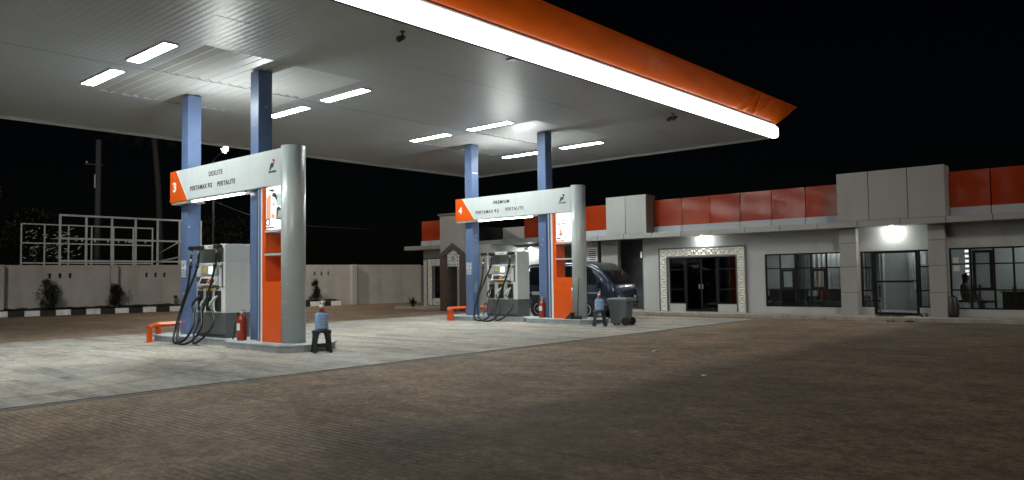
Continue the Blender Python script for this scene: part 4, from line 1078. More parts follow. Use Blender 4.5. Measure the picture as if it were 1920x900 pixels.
def orange(cs, y0, z0, z1):
    for i, (a, b) in enumerate(zip(cs, cs[1:])):
        bm = NB(); N = 14; M_ = 8; G = []; rr = random.Random(int(a*37)+5); ph = rr.uniform(0, 6)
        for i in range(N+1):
            u = i/N; x = a+0.016+(b-a-0.032)*u; col = []
            for k in range(M_+1):
                v = k/M_
                d = 0.013*math.sin(ph+u*3.1+v*2.0)*math.sin(math.pi*u)+0.010*math.sin(ph*2+v*5+u*2)*math.sin(math.pi*v) - 0.02*math.exp(-((u-0.03)/0.06)**2-((v-0.4)/0.3)**2)*rr.choice((1,1))
                if k in (0, M_): d *= 0.3
                col.append(bm.verts.new((x, y0+d, z0+(z1-z0)*v)))
            G.append(col)
        for p, q in zip(G, G[1:]):
            for k in range(M_): bm.faces.new((p[k], q[k], q[k+1], p[k+1])).smooth = True
        bx(bm, a+0.03, b-0.03, y0+0.05, y0+0.12, z0+0.02, z1-0.01, mi=1)
        fin('orange_panel', bm, [M_REDPAN, M_GAP], bld, BS, recalc=False)
orange(OC, FY, 3.55, 4.62)
orange([-5.44, -4.32, -3.2, -2.1, -1.0, 0.2, 1.5], FY, 3.57, 4.70)
orange([-30.22, -27.1], FY, 3.55, 4.58)
orange([-19.75, -18.07], FY, 3.55, 4.62)
orange([-25.3, -23.6, -21.8, -19.76], 29.8, 3.55, 4.6)
bm = NB()
bm.free()
for q in ((-16.25, 1.5, FY+0.125, FY+0.25, 3.4, 4.55), (-30.2, -27.1, FY+0.125, FY+0.25, 3.4, 4.5), (-19.75, -18.0, FY+0.125, FY+0.25, 3.4, 4.55), (-25.3, -19.75, 29.925, 30.0, 3.4, 4.5), (-19.77, -19.7, FY+0.26, 29.92, 3.3, 4.55), (-30.2, -30.1, FY+0.26, 33.4, 3.3, 4.5)):
    bm = NB(); bx(bm, *q); fin('parapet', bm, M_GAP, bld, BS)
panels('tower_panel', [-18.08, -17.12, -16.13], LY-0.005, FY+0.12, 3.275, 4.84, M_GREYPAN)
panels('tower_panel', [-8.70, -7.69, -6.51, -5.44], LY-0.005, FY+0.12, 3.275, 4.89, M_GREYPAN)
bm = NB(); bx(bm, -18.05, -16.16, LY+0.03, FY+0.2, 3.28, 4.80); bx(bm, -8.67, -5.47, LY+0.03, FY+0.2, 3.28, 4.85); fin('tower_core', bm, M_GAP, bld, BS)
# downlights under the ledge
for (x, y, r_) in ((-13.92, 27.02, 0.06), (-7.12, 27.02, 0.06), (-24.7, 29.5, 0.055)):
    bm = NB(); lathe(bm, [(0.02, LZ0-0.05), (0.09, LZ0-0.05), (0.10, LZ0-0.002), (0.02, LZ0-0.002)], (x, y, 0)); dl = fin('downlight', bm, M_WHITE, bld, BS)
    bm = NB(); lathe(bm, [(0.005, LZ0-0.105), (r_*0.8, LZ0-0.09), (r_, LZ0-0.053), (0.005, LZ0-0.052)], (x, y, 0), seg=12); fin('bulb', bm, M_DOWN, dl, BS)
bm = NB(); bx(bm, -25.29, -24.0, 29.72, 29.79, BZ, 2.95); fin('white_panel', bm, M_WHITE, bld, BS)
bm = NB(); bx(bm, -23.6, -22.9, 29.55, 29.79, BZ, 3.0); bx(bm, -21.9, -21.2, 29.55, 29.79, BZ, 3.0); fin('grey_pier', bm, M_GREYPAN, bld, BS)
# small sign box on the corner by the dark recess
bm = NB(); bx(bm, -16.80, -16.72, FY-0.06, FY-0.005, 2.30, 2.55, 0.01); fin('switch_box', bm, M_WHITE, bld, BS)
# glowing white squares and papers on the right hand window
for k in range(5):
    bm = NB(); bx(bm, -5.10, -5.00, FY+0.045, FY+0.054, 2.14-k*0.155, 2.22-k*0.155); fin('window_square', bm, M_SQUARES, bld, BS)
bm = NB(); cyl(bm, (-5.03, FY+0.045, 1.46), (-5.03, FY+0.054, 1.46), 0.03, seg=10); fin('window_dot', bm, M_SQUARES, bld, BS)
bm = NB(); bx(bm, -5.44, -5.28, FY+0.045, FY+0.054, 1.82, 1.99); bx(bm, -5.43, -5.26, FY+0.045, FY+0.054, 1.56, 1.74)
fin('window_notice', bm, M_PAPER, bld, BS)
bm = NB(); bx(bm, -6.36, -6.22, FY+0.045, FY+0.054, 1.80, 2.10); fin('window_notice', bm, M_PAPER, bld, BS)
# curtains
for (x0, x1, y) in ((-11.4, -9.9, 30.9), (-9.3, -8.4, 30.7), (-7.6, -7.0, 30.8), (-6.8, -6.2, 30.6)):
    bm = NB(); n = 40; prev = None
    for k in range(n+1):
        x = x0+(x1-x0)*k/n; yy = y+0.05*math.sin(k*1.3)+0.02*math.sin(k*0.7)
        v = (bm.verts.new((x, yy, 0.2)), bm.verts.new((x, yy, 2.85)))
        if prev: bm.faces.new((prev[0], v[0], v[1], prev[1])).smooth = True
        prev = v
    fin('curtain', bm, M_CURT, bld, BS)

# sub-part offsets: children of building parts were shifted once already
for o in list(bpy.data.objects):
    pass

# prayer room gate with pointed arch
GY = 25.5
gate = thing('prayer_room_gate', 'tall grey gate with brown tiled pillars and a white lattice in its pointed arch', 'gate', (-26.2, GY, 0.012)); GS = (-26.2, GY, 0.012)
for (a, b) in ((-27.05, -26.58), (-25.72, -25.30)):
    bm = NB(); bx(bm, a, b, GY, GY+0.7, 0.012, 2.62); fin('pillar', bm, M_BRICK, gate, GS)
apx = -26.19
bm = NB(); prism(bm, [(-27.04, 2.70), (apx, 3.24), (-25.31, 2.70), (-25.31, 4.60), (-27.04, 4.60)][::-1], 'y', GY+0.02, GY+0.68); fin('header', bm, M_GREYPAN, gate, GS)
bm = NB(); bx(bm, -27.12, -25.22, GY-0.04, GY+0.74, 4.602, 4.68); fin('cap', bm, M_DGREY, gate, GS)
bm = NB()
prism(bm, [(-27.05, 2.60), (-26.80, 2.60), (apx, 3.02), (apx, 3.25), (-27.05, 2.72)], 'y', GY-0.02, GY+0.69)
prism(bm, [(apx, 3.02), (-25.58, 2.60), (-25.30, 2.60), (-25.30, 2.72), (apx, 3.25)], 'y', GY-0.02, GY+0.69)
fin('arch_trim', bm, M_BRICK, gate, GS)
# lattice: rings, stars and bars
bm = NB(); ly = GY+0.06
def ring(cx, cz, r_, th=0.024, n=16): tube(bm, [(cx+r_*math.cos(a), ly, cz+r_*math.sin(a)) for a in [2*math.pi*k/n for k in range(n+1)]], th, 5)
def inside(x, z):
    top = 3.0-abs(x-apx)*0.66
    return z < top-0.02 and z > (2.16 if abs(x-apx) < 0.38 else 2.03)
st_ = 0.165; i = 0
x = -26.56
while x < -25.73:
    z = 2.06
    while z < 3.0:
        if inside(x, z) and (x-apx)**2+(z-2.5)**2 > 0.03: ring(x, z, 0.07)
        if inside(x+st_/2, z+st_/2):
            for a in (R(45), R(135)):
                c = Vector((x+st_/2, ly, z+st_/2)); d = Vector((math.cos(a), 0, math.sin(a)))*0.08
                if (x-apx)**2+(z-2.5)**2 > 0.03: tube(bm, [c-d, c+d], 0.02, 4)
        z += st_
    x += st_
ring(apx, 2.5, 0.17, 0.03, 24); 
tube(bm, [(-26.565, ly, 2.03), (-26.565, ly, 2.72), (apx, ly, 2.98), (-25.735, ly, 2.72), (-25.735, ly, 2.03)], 0.025, 4)
tube(bm, [(-26.5, ly, 2.15), (-25.8, ly, 2.15)], 0.02, 4)
bm2 = NB(); cyl(bm2, (apx, ly-0.012, 2.5), (apx, ly+0.012, 2.5), 0.15, seg=20)
bm3 = NB(); prism(bm3, [(-26.57, 2.16), (-25.73, 2.16), (-25.73, 2.68), (apx, 2.97), (-26.57, 2.68)], 'y', GY+0.16, GY+0.2); fin('lattice_shade_sheet', bm3, M_GAP, gate, GS)  # added dark sheet, stands in for the shade behind the lattice
fin('lattice', bm, M_WHITE, gate, GS); fin('lattice_boss', bm2, M_LCD, gate, GS)

# ================================================================ ROOM CONTENTS
def sofa(x, y, lb, rz=0):
    t = thing('sofa', lb, 'sofa', (x, y, BZ+0.02), rz, 'dark sofas behind the window')
    bm = NB(); bx(bm, -0.7, 0.7, -0.35, 0.35, 0.08, 0.42, 0.05); fin('seat', bm, M_DARKFAB, t)
    bm = NB(); bx(bm, -0.7, 0.7, 0.22, 0.42, 0.425, 0.85, 0.06); fin('backrest', bm, M_DARKFAB, t)
    for s in (-1, 1):
        bm = NB(); bx(bm, s*0.71-0.09+0.09*s, s*0.71+0.09+0.09*s, -0.35, 0.42, 0.0, 0.60, 0.05); fin('arm', bm, M_DARKFAB, t)
sofa(-10.9, 28.1, 'dark low sofa behind the left panes of the window beside the entrance', R(180))
sofa(-9.25, 28.5, 'dark low sofa behind the right panes of the window beside the entrance', R(175))
t = thing('coffee_table', 'small dark table with a few pale items behind the window beside the entrance', 'table', (-10.1, 27.85, BZ+0.02))
bm = NB(); bx(bm, -0.4, 0.6, -0.2, 0.2, 0.40, 0.44, 0.01); fin('tabletop', bm, M_WOOD, t)
for sx, sy in ((-0.36, -0.16), (0.56, -0.16), (-0.36, 0.16), (0.56, 0.16)):
    bm = NB(); bx(bm, sx-0.02, sx+0.02, sy-0.02, sy+0.02, 0, 0.399); fin('leg', bm, M_WOOD, t)
bm = NB(); lathe(bm, [(0.01, 0), (0.05, 0.0), (0.055, 0.03), (0.012, 0.05), (0.012, 0.30), (0.02, 0.31), (0.005, 0.315)])
single('flower_stem_vase', bm, M_CHROME, 'thin pale vase on the small table behind the window', 'vase', (-9.75, 27.85, BZ+0.461))
bm = NB(); bx(bm, -0.14, 0.14, -0.07, 0.07, 0, 0.03, 0.008); lathe(bm, [(0.005, 0.031), (0.03, 0.031), (0.035, 0.09), (0.005, 0.095)])
single('tray_of_cups', bm, M_CHROME, 'pale tray with a cup on the small table behind the window', 'tray', (-10.35, 27.85, BZ+0.461))
def chair(x, y, rz, lb):
    t = thing('office_chair', lb, 'chair', (x, y, BZ+0.02), rz, 'dark chairs behind the windows')
    bm = NB(); bx(bm, -0.22, 0.22, -0.22, 0.22, 0.42, 0.48, 0.02); fin('seat', bm, M_DARKFAB, t)
    bm = NB(); bx(bm, -0.21, 0.21, 0.20, 0.25, 0.55, 0.98, 0.03); fin('backrest', bm, M_DARKFAB, t)
    for sx in (-0.2, 0.2):
        bm = NB(); tube(bm, spline([(sx, -0.22, 0.0), (sx, -0.16, 0.42), (sx, 0.18, 0.42), (sx, 0.24, 0.95)], 4), 0.013, 6); fin('frame', bm, M_STEEL, t)
        bm = NB(); tube(bm, [(sx, 0.24, 0.0), (sx, 0.10, 0.42)], 0.013, 6); fin('leg', bm, M_STEEL, t)
chair(-8.02, 27.85, R(-70), 'dark chair behind the narrow pane left of the glass entrance door')
chair(-4.62, 27.9, R(95), 'dark chair behind the right window, beside the seated person')
chair(-5.22, 28.0, R(-90), 'dark chair that the person behind the right window sits on')
t = thing('desk', 'long dark desk loaded with small items behind the right hand window', 'desk', (-3.3, 28.2, BZ+0.02))
bm = NB(); bx(bm, -1.0, 1.4, -0.35, 0.35, 0.72, 0.76, 0.008); fin('desktop', bm, M_WOOD, t)
bm = NB(); bx(bm, -0.95, 1.35, -0.30, -0.27, 0.02, 0.719); fin('front_panel', bm, M_WOOD, t)
for x in (-0.95, 0.2, 1.32):
    bm = NB(); bx(bm, x, x+0.04, -0.26, 0.32, 0.0, 0.719); fin('side_panel', bm, M_WOOD, t)
rd = random.Random(3)
for k in range(6):
    bm = NB(); h = rd.uniform(0.05, 0.2); 
    if k % 2: bx(bm, -0.06, 0.06, -0.04, 0.04, 0, h, 0.01)
    else: lathe(bm, [(0.005, 0), (0.035, 0), (0.04, h*0.7), (0.02, h), (0.005, h)], seg=12)
    single('desk_item', bm, M_CHROME if k % 3 == 0 else M_LCD, 'small pale item among the clutter on the desk behind the right window', 'desk item', (-4.12+0.17*k, 28.02+0.05*(k % 3), BZ+0.781), 0.3*k, 'clutter on the desk')

def skin_body(name, nodes, edges, m, parent):
    me = bpy.data.meshes.new(name); me.from_pydata([n_[0] for n_ in nodes], edges, []); o = bpy.data.objects.new(name, me); COL.objects.link(o)
    md = o.modifiers.new('skin', 'SKIN'); md.use_smooth_shade = True
    for v, n_ in zip(me.skin_vertices[0].data, nodes): v.radius = (n_[1], n_[1] if len(n_) < 3 else n_[2])
    me.skin_vertices[0].data[0].use_root = True
    o.modifiers.new('sub', 'SUBSURF').render_levels = 1
    bpy.context.view_layer.update()
    m2 = bpy.data.meshes.new_from_object(o.evaluated_get(bpy.context.evaluated_depsgraph_get()))
    bpy.data.objects.remove(o); bpy.data.meshes.remove(me)
    m2.materials.clear(); m2.materials.append(m)
    for p in m2.polygons: p.use_smooth = True
    q = bpy.data.objects.new(name, m2); COL.objects.link(q); q.parent = parent
    return q
def seated_person(loc, rz, lb, shirt, long_hair):
    """faces local -y, origin on the floor below the seat"""
    t = thing('person', lb, 'person', loc, rz)
    N = [((0,0.05,0.55),0.14), ((0,0.07,0.75),0.14), ((0,0.06,0.95),0.155), ((0,0.03,1.06),0.07), ((0,0.01,1.12),0.055), ((0,-0.01,1.20),0.085), ((0,-0.01,1.27),0.085),
         ((0.17,0.05,1.00),0.06), ((0.23,0.02,0.78),0.045), ((0.20,-0.18,0.68),0.035), ((0.14,-0.30,0.66),0.03),
         ((-0.17,0.05,1.00),0.06), ((-0.23,0.02,0.78),0.045), ((-0.20,-0.18,0.68),0.035), ((-0.14,-0.30,0.66),0.03),
         ((0.10,0.02,0.53),0.10), ((0.11,-0.38,0.53),0.07), ((0.11,-0.42,0.28),0.055), ((0.11,-0.40,0.05),0.04), ((0.11,-0.54,0.03),0.035),
         ((-0.10,0.02,0.53),0.10), ((-0.11,-0.38,0.53),0.07), ((-0.11,-0.42,0.28),0.055), ((-0.11,-0.40,0.05),0.04), ((-0.11,-0.54,0.03),0.035)]
    E = [(0,1),(1,2),(2,3),(3,4),(4,5),(5,6),(2,7),(7,8),(8,9),(9,10),(2,11),(11,12),(12,13),(13,14),(0,15),(15,16),(16,17),(17,18),(18,19),(0,20),(20,21),(21,22),(22,23),(23,24)]
    b = skin_body('body', N, E, shirt, t)
    b.data.materials.append(M_SKIN)
    for p in b.data.polygons:
        c = p.center
        if c.z > 1.08 or (c.y < -0.22 and 0.6 < c.z < 0.74): p.material_index = 1
    bm = NB()
    bmesh.ops.create_uvsphere(bm, u_segments=14, v_segments=10, radius=0.115)
    for v in bm.verts:
        v.co = Vector((v.co.x*0.95, v.co.y*1.0+0.022, v.co.z*0.95+1.255))
        if v.co.y < -0.035 and v.co.z < 1.29: v.co.y = -0.03
    if long_hair:
        rings(bm, [[Vector((a*math.cos(q)*1.0, 0.06+0.05*math.sin(q), z)) for q in [2*math.pi*k/10 for k in range(10)]] for z, a in ((1.28, 0.10), (1.15, 0.11), (1.0, 0.11), (0.92, 0.07))])
    for f in bm.faces: f.smooth = True
    fin('hair', bm, M_HAIR, t)
seated_person((-5.22, 27.98, BZ+0.0), R(80), 'person with long dark hair seated sideways on a chair behind the right window', M_SHIRT, True)
seated_person((-3.42, 28.75, BZ+0.0), R(-20), 'person in dark clothes with a reddish head covering behind the desk at the right edge', mat('dark_jacket', (0.03, 0.03, 0.035), 0.8), False)
for o in bpy.data.objects:
    if o.name.startswith('hair.'): o.data.materials[0] = mat('reddish_headscarf', (0.25, 0.09, 0.07), 0.8)

# ================================================================ PERIMETER WALL, KERB, SHRUBS
ANG = math.atan2(3.0, -15.1*-1)  # wall line leans slightly towards the building
ang = math.atan2(-3.0, 15.1)     # rotation about z of local +y
K0 = Vector((-42.2, 12.4, 0))
def wl(u, off=0.0):
    """point at distance u along the kerb line, off metres behind it"""
    d = Vector((math.sin(-ang), math.cos(ang), 0)); n_ = Vector((-d.y, d.x, 0))
    return K0 + d*u + n_*off
KR = ang
wt = thing('perimeter_wall', 'stained white perimeter wall with pilasters and small slot vents', 'wall', wl(0, 0.95)[:], KR)
WH = 2.52; U0, U1 = -14.0, 22.6
PIL = [-9.9, -5.6, -1.1, 3.9, 9.0, 13.3, 17.6]
slots = []
for uc in (-12, -7.8, -1.75, 1.45, 5.95, 10.9, 15.5):
    slots += [uc-0.45, uc, uc+0.45]
bm = NB(); v = U0
# horizontal bands around a row of slot vents
SZ0, SZ1 = 1.86, 2.10
bx(bm, -0.15, 0.0, U0, U1, -0.1, SZ0); bx(bm, -0.15, 0.0, U0, U1, SZ1, WH)
for s_ in slots+[U1+0.06]:
    bx(bm, -0.15, 0.0, v, s_-0.06, SZ0, SZ1); v = s_+0.06
fin('panel', bm, M_WALL, wt)
for p_ in PIL:
    bm = NB(); bx(bm, 0.002, 0.30, p_-0.17, p_+0.17, -0.1, WH+0.01, 0.01); fin('pilaster', bm, M_WALL, wt)
bm = NB(); bx(bm, -0.20, -0.155, U0, U1, 1.7, 2.3); fin('vent_backing', bm, M_GAP, wt)
# end wall beside the building
bm = NB(); bx(bm, -0.15, 0.05, U1+0.002, U1+0.5, -0.1, WH-0.05); fin('end_panel', bm, M_DARKWALL, wt)
# black and white kerb and the soil behind it
bm = NB(); u = -14.0; k = 0
while u < 16.3:
    L_ = 0.66; bx(bm, -0.22, 0.0, u+0.008, min(u+L_, 16.4)-0.008, 0.0, 0.27 + 0.006*((k*7) % 3), 0.02, mi=k % 2); u += L_; k += 1
o = struct('kerb', bm, [M_KBLACK, M_KWHITE]); o.location = K0; o.rotation_euler.z = KR
bm = NB()
bmesh.ops.create_grid(bm, x_segments=6, y_segments=90, size=1)
for v_ in bm.verts:
    v_.co = Vector((-0.585+v_.co.x*0.36, 1.2+v_.co.y*15.2, 0.30+0.05*random.random()+0.10*max(0, -v_.co.x)*random.random()))
o = struct('planting_soil', bm, M_SOIL); o.location = K0; o.rotation_euler.z = KR

def shrub(loc, h, wdt, lb, m, seed, name='shrub', taper=0.55, n=3000, leaf=0.085):
    rg = random.Random(seed); t = thing(name, lb, 'shrub', loc, 0, 'dark shrubs along the white wall')
    bm = NB(); tube(bm, [(0, 0, 0), (0.02, 0.01, h*0.4), (-0.01, 0, h*0.8)], [0.035, 0.028, 0.01], 6)
    for k in range(7):
        a = rg.uniform(0, 6.28); z = rg.uniform(0.15, 0.7)*h; tube(bm, [(0, 0, z), (math.cos(a)*wdt*0.35, math.sin(a)*wdt*0.35, z+0.12*h)], [0.014, 0.005], 5)
    fin('trunk', bm, M_BARK, t)
    bm = NB(); cl = []
    for k in range(30):
        z = rg.uniform(0.10, 0.95); w_ = wdt*0.5*(0.55+0.6*math.sin(math.pi*min(1, z*0.85+0.12)))*(1-taper*max(0, z-0.55)); a = rg.uniform(0, 6.28)
        cl.append((Vector((math.cos(a)*w_*rg.uniform(0.2, 0.95), math.sin(a)*w_*rg.uniform(0.2, 0.95), z*h)), rg.uniform(0.08, 0.16)*wdt/0.8))
    for k in range(n):
        c, r_ = rg.choice(cl); p = c+Vector((rg.gauss(0, r_*0.6), rg.gauss(0, r_*0.6), rg.gauss(0, r_*0.75)))
        if p.z < 0.03: continue
        d = Vector((rg.gauss(0, 1), rg.gauss(0, 1), rg.gauss(0.4, 1))).normalized(); u_, v_ = frame_of(d); L_ = leaf*rg.uniform(0.6, 1.3)
        bm.faces.new([bm.verts.new(q) for q in (p, p+d*L_*0.5+u_*L_*0.28, p+d*L_, p+d*L_*0.5-u_*L_*0.28)])
    fin('foliage', bm, m, t, recalc=False)
def at(u, off, z=0.30):
    q = wl(u, off); return (q.x, q.y, z)
shrub(at(0.95, 0.5), 1.45, 0.90, 'tall ragged dark green shrub against the white wall at far left', M_LEAF, 1)
shrub(at(3.9, 0.5), 1.12, 0.72, 'rounder brownish shrub against the white wall next to the wall pilaster', M_LEAF2, 2, taper=0.9)
shrub(at(12.1, 0.5), 1.2, 0.6, 'dark shrub half hidden by the near rounded pylon', M_LEAF, 3)
shrub(at(14.85, 0.45), 1.25, 0.55, 'narrow dark shrub beside the white pot on the kerb', M_LEAF, 4, taper=0.4)
bm = NB(); lathe(bm, [(0.01, 0), (0.13, 0), (0.16, 0.26), (0.18, 0.27), (0.18, 0.33), (0.15, 0.33), (0.14, 0.29), (0.01, 0.28)])
q = wl(15.0, -0.32); single('flower_pot', bm, M_KWHITE, 'white plastic pot standing against the kerb by the narrow shrub', 'pot', (q.x, q.y, 0.0))
# spiky plant by the building corner
t = thing('potted_plant', 'small spiky plant beside the left corner of the building', 'plant', (-30.2, 26.5, 0.0))
bm = NB(); lathe(bm, [(0.01, 0), (0.10, 0), (0.13, 0.2), (0.12, 0.2), (0.01, 0.19)]); fin('pot', bm, M_BLACK, t)
bm = NB(); rg = random.Random(8)
for k in range(60):
    a = rg.uniform(0, 6.28); e = rg.uniform(0.35, 1.3); L_ = rg.uniform(0.3, 0.62); d = Vector((math.cos(a)*math.cos(e), math.sin(a)*math.cos(e), math.sin(e))); s = Vector((-math.sin(a), math.cos(a), 0))*0.018
    p = Vector((0, 0, 0.2)); mid_ = p+d*L_*0.55; tip = p+d*L_-Vector((0, 0, 0.10*L_))
    bm.faces.new([bm.verts.new(v) for v in (p-s, p+s, mid_+s*1.4, mid_-s*1.4)]); bm.faces.new([bm.verts.new(v) for v in (mid_-s*1.4, mid_+s*1.4, tip)])
fin('foliage', bm, M_LEAF2, t, recalc=False)
# stub pipe and stake by the wall
bm = NB(); cyl(bm, (0, 0, 0), (0, 0, 0.42), 0.07, seg=10); cyl(bm, (0, 0, 0.42), (0, 0, 0.55), 0.10, seg=10, mi=1)
single('stand_pipe', bm, [M_BARK, M_BLACK], 'short brown stand pipe with a black cap in front of the white wall', 'pipe', at(6.9, 0.6))
bm = NB(); cyl(bm, (0, 0, 0), (0.02, 0, 0.85), 0.02, seg=6); cyl(bm, (0.02, 0, 0.85), (0.06, 0, 0.86), 0.03, seg=6)
single('garden_tap', bm, M_POLE, 'thin upright tap pipe right of the round shrub by the wall', 'tap', at(4.6, 0.7))
# bare twigs rising behind the wall
bm = NB(); rg = random.Random(12)
for k in range(9):
    a = rg.uniform(-0.9, 0.9); h = rg.uniform(0.5, 0.95)
    tube(bm, spline([(0, 0, 0), (0, math.sin(a)*0.4, 1.6+h*0.4), (0, math.sin(a)*0.9, 2.4+h*0.7)], 4), [0.02]*4+[0.012]*4+[0.005], 4)
    for q_ in range(16):
        p = Vector((rg.gauss(0, 0.1), math.sin(a)*0.8+rg.gauss(0, 0.14), 2.35+h*0.6+rg.gauss(0, 0.12))); d = Vector((rg.gauss(0,1), rg.gauss(0,1), rg.gauss(0,1))).normalized(); u_, v_ = frame_of(d)
        bm.faces.new([bm.verts.new(z) for z in (p, p+d*0.05+u_*0.03, p+d*0.11, p+d*0.05-u_*0.03)])
q = wl(13.9, 1.6); single('sapling', bm, M_LEAF2, 'thin sapling whose twigs rise above the wall behind the narrow shrub', 'sapling', (q.x, q.y, 0.0))

# ================================================================ BEYOND THE WALL
# two gridded steel frames
def grid_frame(name, lb, X, ys, zs, thick, posts_to):
    t = thing(name, lb, 'steel frame', (X, ys[0], 0), 0, 'bare steel hoarding frames behind the wall')
    for y_ in ys:
        bm = NB(); bx(bm, -thick/2, thick/2, y_-ys[0]-thick/2, y_-ys[0]+thick/2, posts_to, zs[-1]-thick/2); fin('post', bm, M_FRAMESTEEL, t)
    for z in zs:
        bm = NB(); bx(bm, -thick/2-0.004, thick/2+0.004, -thick/2, ys[-1]-ys[0]+thick/2, z-thick/2, z+thick/2); fin('rail', bm, M_FRAMESTEEL, t)
    return t
f1 = grid_frame('hoarding_frame', 'near taller grid of bare pale steel rising above the white wall', -46, [15.0, 16.33, 17.69, 19.01, 20.29, 21.62, 22.95], [2.82, 4.05, 5.33], 0.10, 0.0)
f2 = grid_frame('hoarding_frame', 'farther lower grid of bare steel with torn film, left of the taller grid', -52, [14.87, 16.11, 17.45, 18.78, 20.1, 21.34, 22.59], [2.85, 4.05, 5.2], 0.07, 0.0)
rg = random.Random(21); bm = NB()
for k in range(70):
    y_ = rg.uniform(0.05, 3.2)**1.0; z = rg.uniform(3.2, 5.0) if rg.random() < 0.8 else rg.uniform(2.9, 3.6)
    pts = [Vector((rg.uniform(-0.05, 0.12), y_, z))]; 
    for q_ in range(rg.choice((1, 1, 2, 3))): pts.append(pts[-1]+Vector((rg.gauss(0, 0.04), rg.uniform(0.04, 0.22), rg.gauss(0.02, 0.06))))
    wd = rg.uniform(0.01, 0.09)
    for a, b in zip(pts, pts[1:]):
        bm.faces.new([bm.verts.new(v) for v in (a, b, b+Vector((0.04, 0, -wd*rg.random())), a+Vector((0.04, 0.03, -wd*rg.random()))) ])
fin('torn_film', bm, M_FILM, f2, recalc=False)['kind'] = 'stuff'
bm = NB()
for (a, b) in (((0.08, 5.2, 3.2), (0.08, 6.6, 4.0)), ((0.08, 5.0, 2.75), (0.08, 6.6, 3.05))):
    a, b = Vector(a), Vector(b); bm.faces.new([bm.verts.new(v) for v in (a, b, b+Vector((0.03, 0, 0.10)), a+Vector((0.03, 0, 0.05)))])
for k in range(10):
    y_ = rg.uniform(0.3, 6.4); bm.faces.new([bm.verts.new(v) for v in ((0.07, y_, 4.03), (0.07, y_+0.12, 4.0), (0.09, y_+0.10, 3.88), (0.09, y_+0.03, 3.9))])
fin('torn_film', bm, M_FILM, f1, recalc=False)['kind'] = 'stuff'
# utility pole, bare trunk, dark trees
t = thing('utility_pole', 'tall weathered utility pole with a small crossarm behind the steel grids', 'utility pole', (-55, 20.25, 0))
bm = NB(); tube(bm, [(0, 0, 0), (0, -0.02, 11.3)], [0.22, 0.17], 12); fin('pole', bm, M_POLE, t)
bm = NB(); bx(bm, -0.08, 0.08, -0.9, 0.25, 9.55, 9.63); fin('crossarm', bm, M_POLE, t)
bm = NB(); lathe(bm, [(0.01, 9.64), (0.05, 9.65), (0.06, 9.76), (0.01, 9.8)], (0, -0.75, 0)); bx(bm, 0.1, 0.16, -0.32, -0.24, 8.0, 8.9); fin('insulator', bm, M_CHROME, t)
t = thing('bare_trunk', 'dim tall bare palm trunk left of the near orange number block', 'tree', (-56, 24.8, 0))
bm = NB(); tube(bm, spline([(0, 0.15, 0), (0, 0.1, 4), (0.05, -0.1, 8.5), (0, -0.5, 13)], 8), [0.24-0.002*k for k in range(25)], 10); fin('trunk', bm, M_TRUNK, t)
bm = NB(); rg = random.Random(4)
for k in range(14):
    a = 6.28*k/14; pts = [Vector((0, -0.5, 13.0))]+[Vector((math.cos(a)*r_, -0.5+math.sin(a)*r_, 13+0.9*r_-0.42*r_*r_)) for r_ in (0.8, 1.6, 2.4, 3.0)]
    for p, q in zip(pts, pts[1:]):
        d = (q-p).normalized(); s = Vector((-math.sin(a), math.cos(a), 0))
        for j in range(7):
            c = p+(q-p)*j/7
            for sg in (-1, 1): bm.faces.new([bm.verts.new(v) for v in (c, c+d*0.08, c+d*0.25+s*sg*0.55-Vector((0,0,0.2)))])
fin('crown', bm, M_LEAF, t, recalc=False)
def far_tree(loc, h, r_, seed, lb):
    rg = random.Random(seed); t = thing('dark_tree', lb, 'tree', loc, 0, 'dark trees beyond the wall')
    bm = NB(); tube(bm, [(0,0,0), (0.1,0,h*0.5), (0.0,0.1,h*0.85)], [0.25, 0.18, 0.05], 7)
    for k in range(8):
        a = rg.uniform(0, 6.28); z = rg.uniform(0.35, 0.7)*h; tube(bm, [(0.05,0,z), (math.cos(a)*r_*0.7, math.sin(a)*r_*0.7, z+0.2*h)], [0.09, 0.02], 5)
    fin('trunk', bm, M_BARK, t)
    bm = NB(); cl = [(Vector((rg.gauss(0, r_*0.45), rg.gauss(0, r_*0.45), h*rg.uniform(0.45, 1.0))), rg.uniform(0.4, 0.9)) for k in range(26)]
    for k in range(3200):
        c, s = rg.choice(cl); p = c+Vector((rg.gauss(0, s*0.5), rg.gauss(0, s*0.5), rg.gauss(0, s*0.4))); d = Vector((rg.gauss(0,1), rg.gauss(0,1), rg.gauss(0,1))).normalized(); u_, v_ = frame_of(d)
        bm.faces.new([bm.verts.new(z) for z in (p, p+d*0.13+u_*0.08, p+d*0.28, p+d*0.13-u_*0.08)])
    fin('crown', bm, M_LEAF2, t, recalc=False)
far_tree((-62, 13.5, 0), 8.5, 2.6, 1, 'dim dark tree at the far left beyond the steel grids')
far_tree((-64, 19.0, 0), 7.0, 2.4, 2, 'dim dark tree behind the steel grids, right of the first')
far_tree((-60, 32.0, 0), 6.5, 2.6, 3, 'dim dark tree beyond the wall between the near pylon and the far portal')

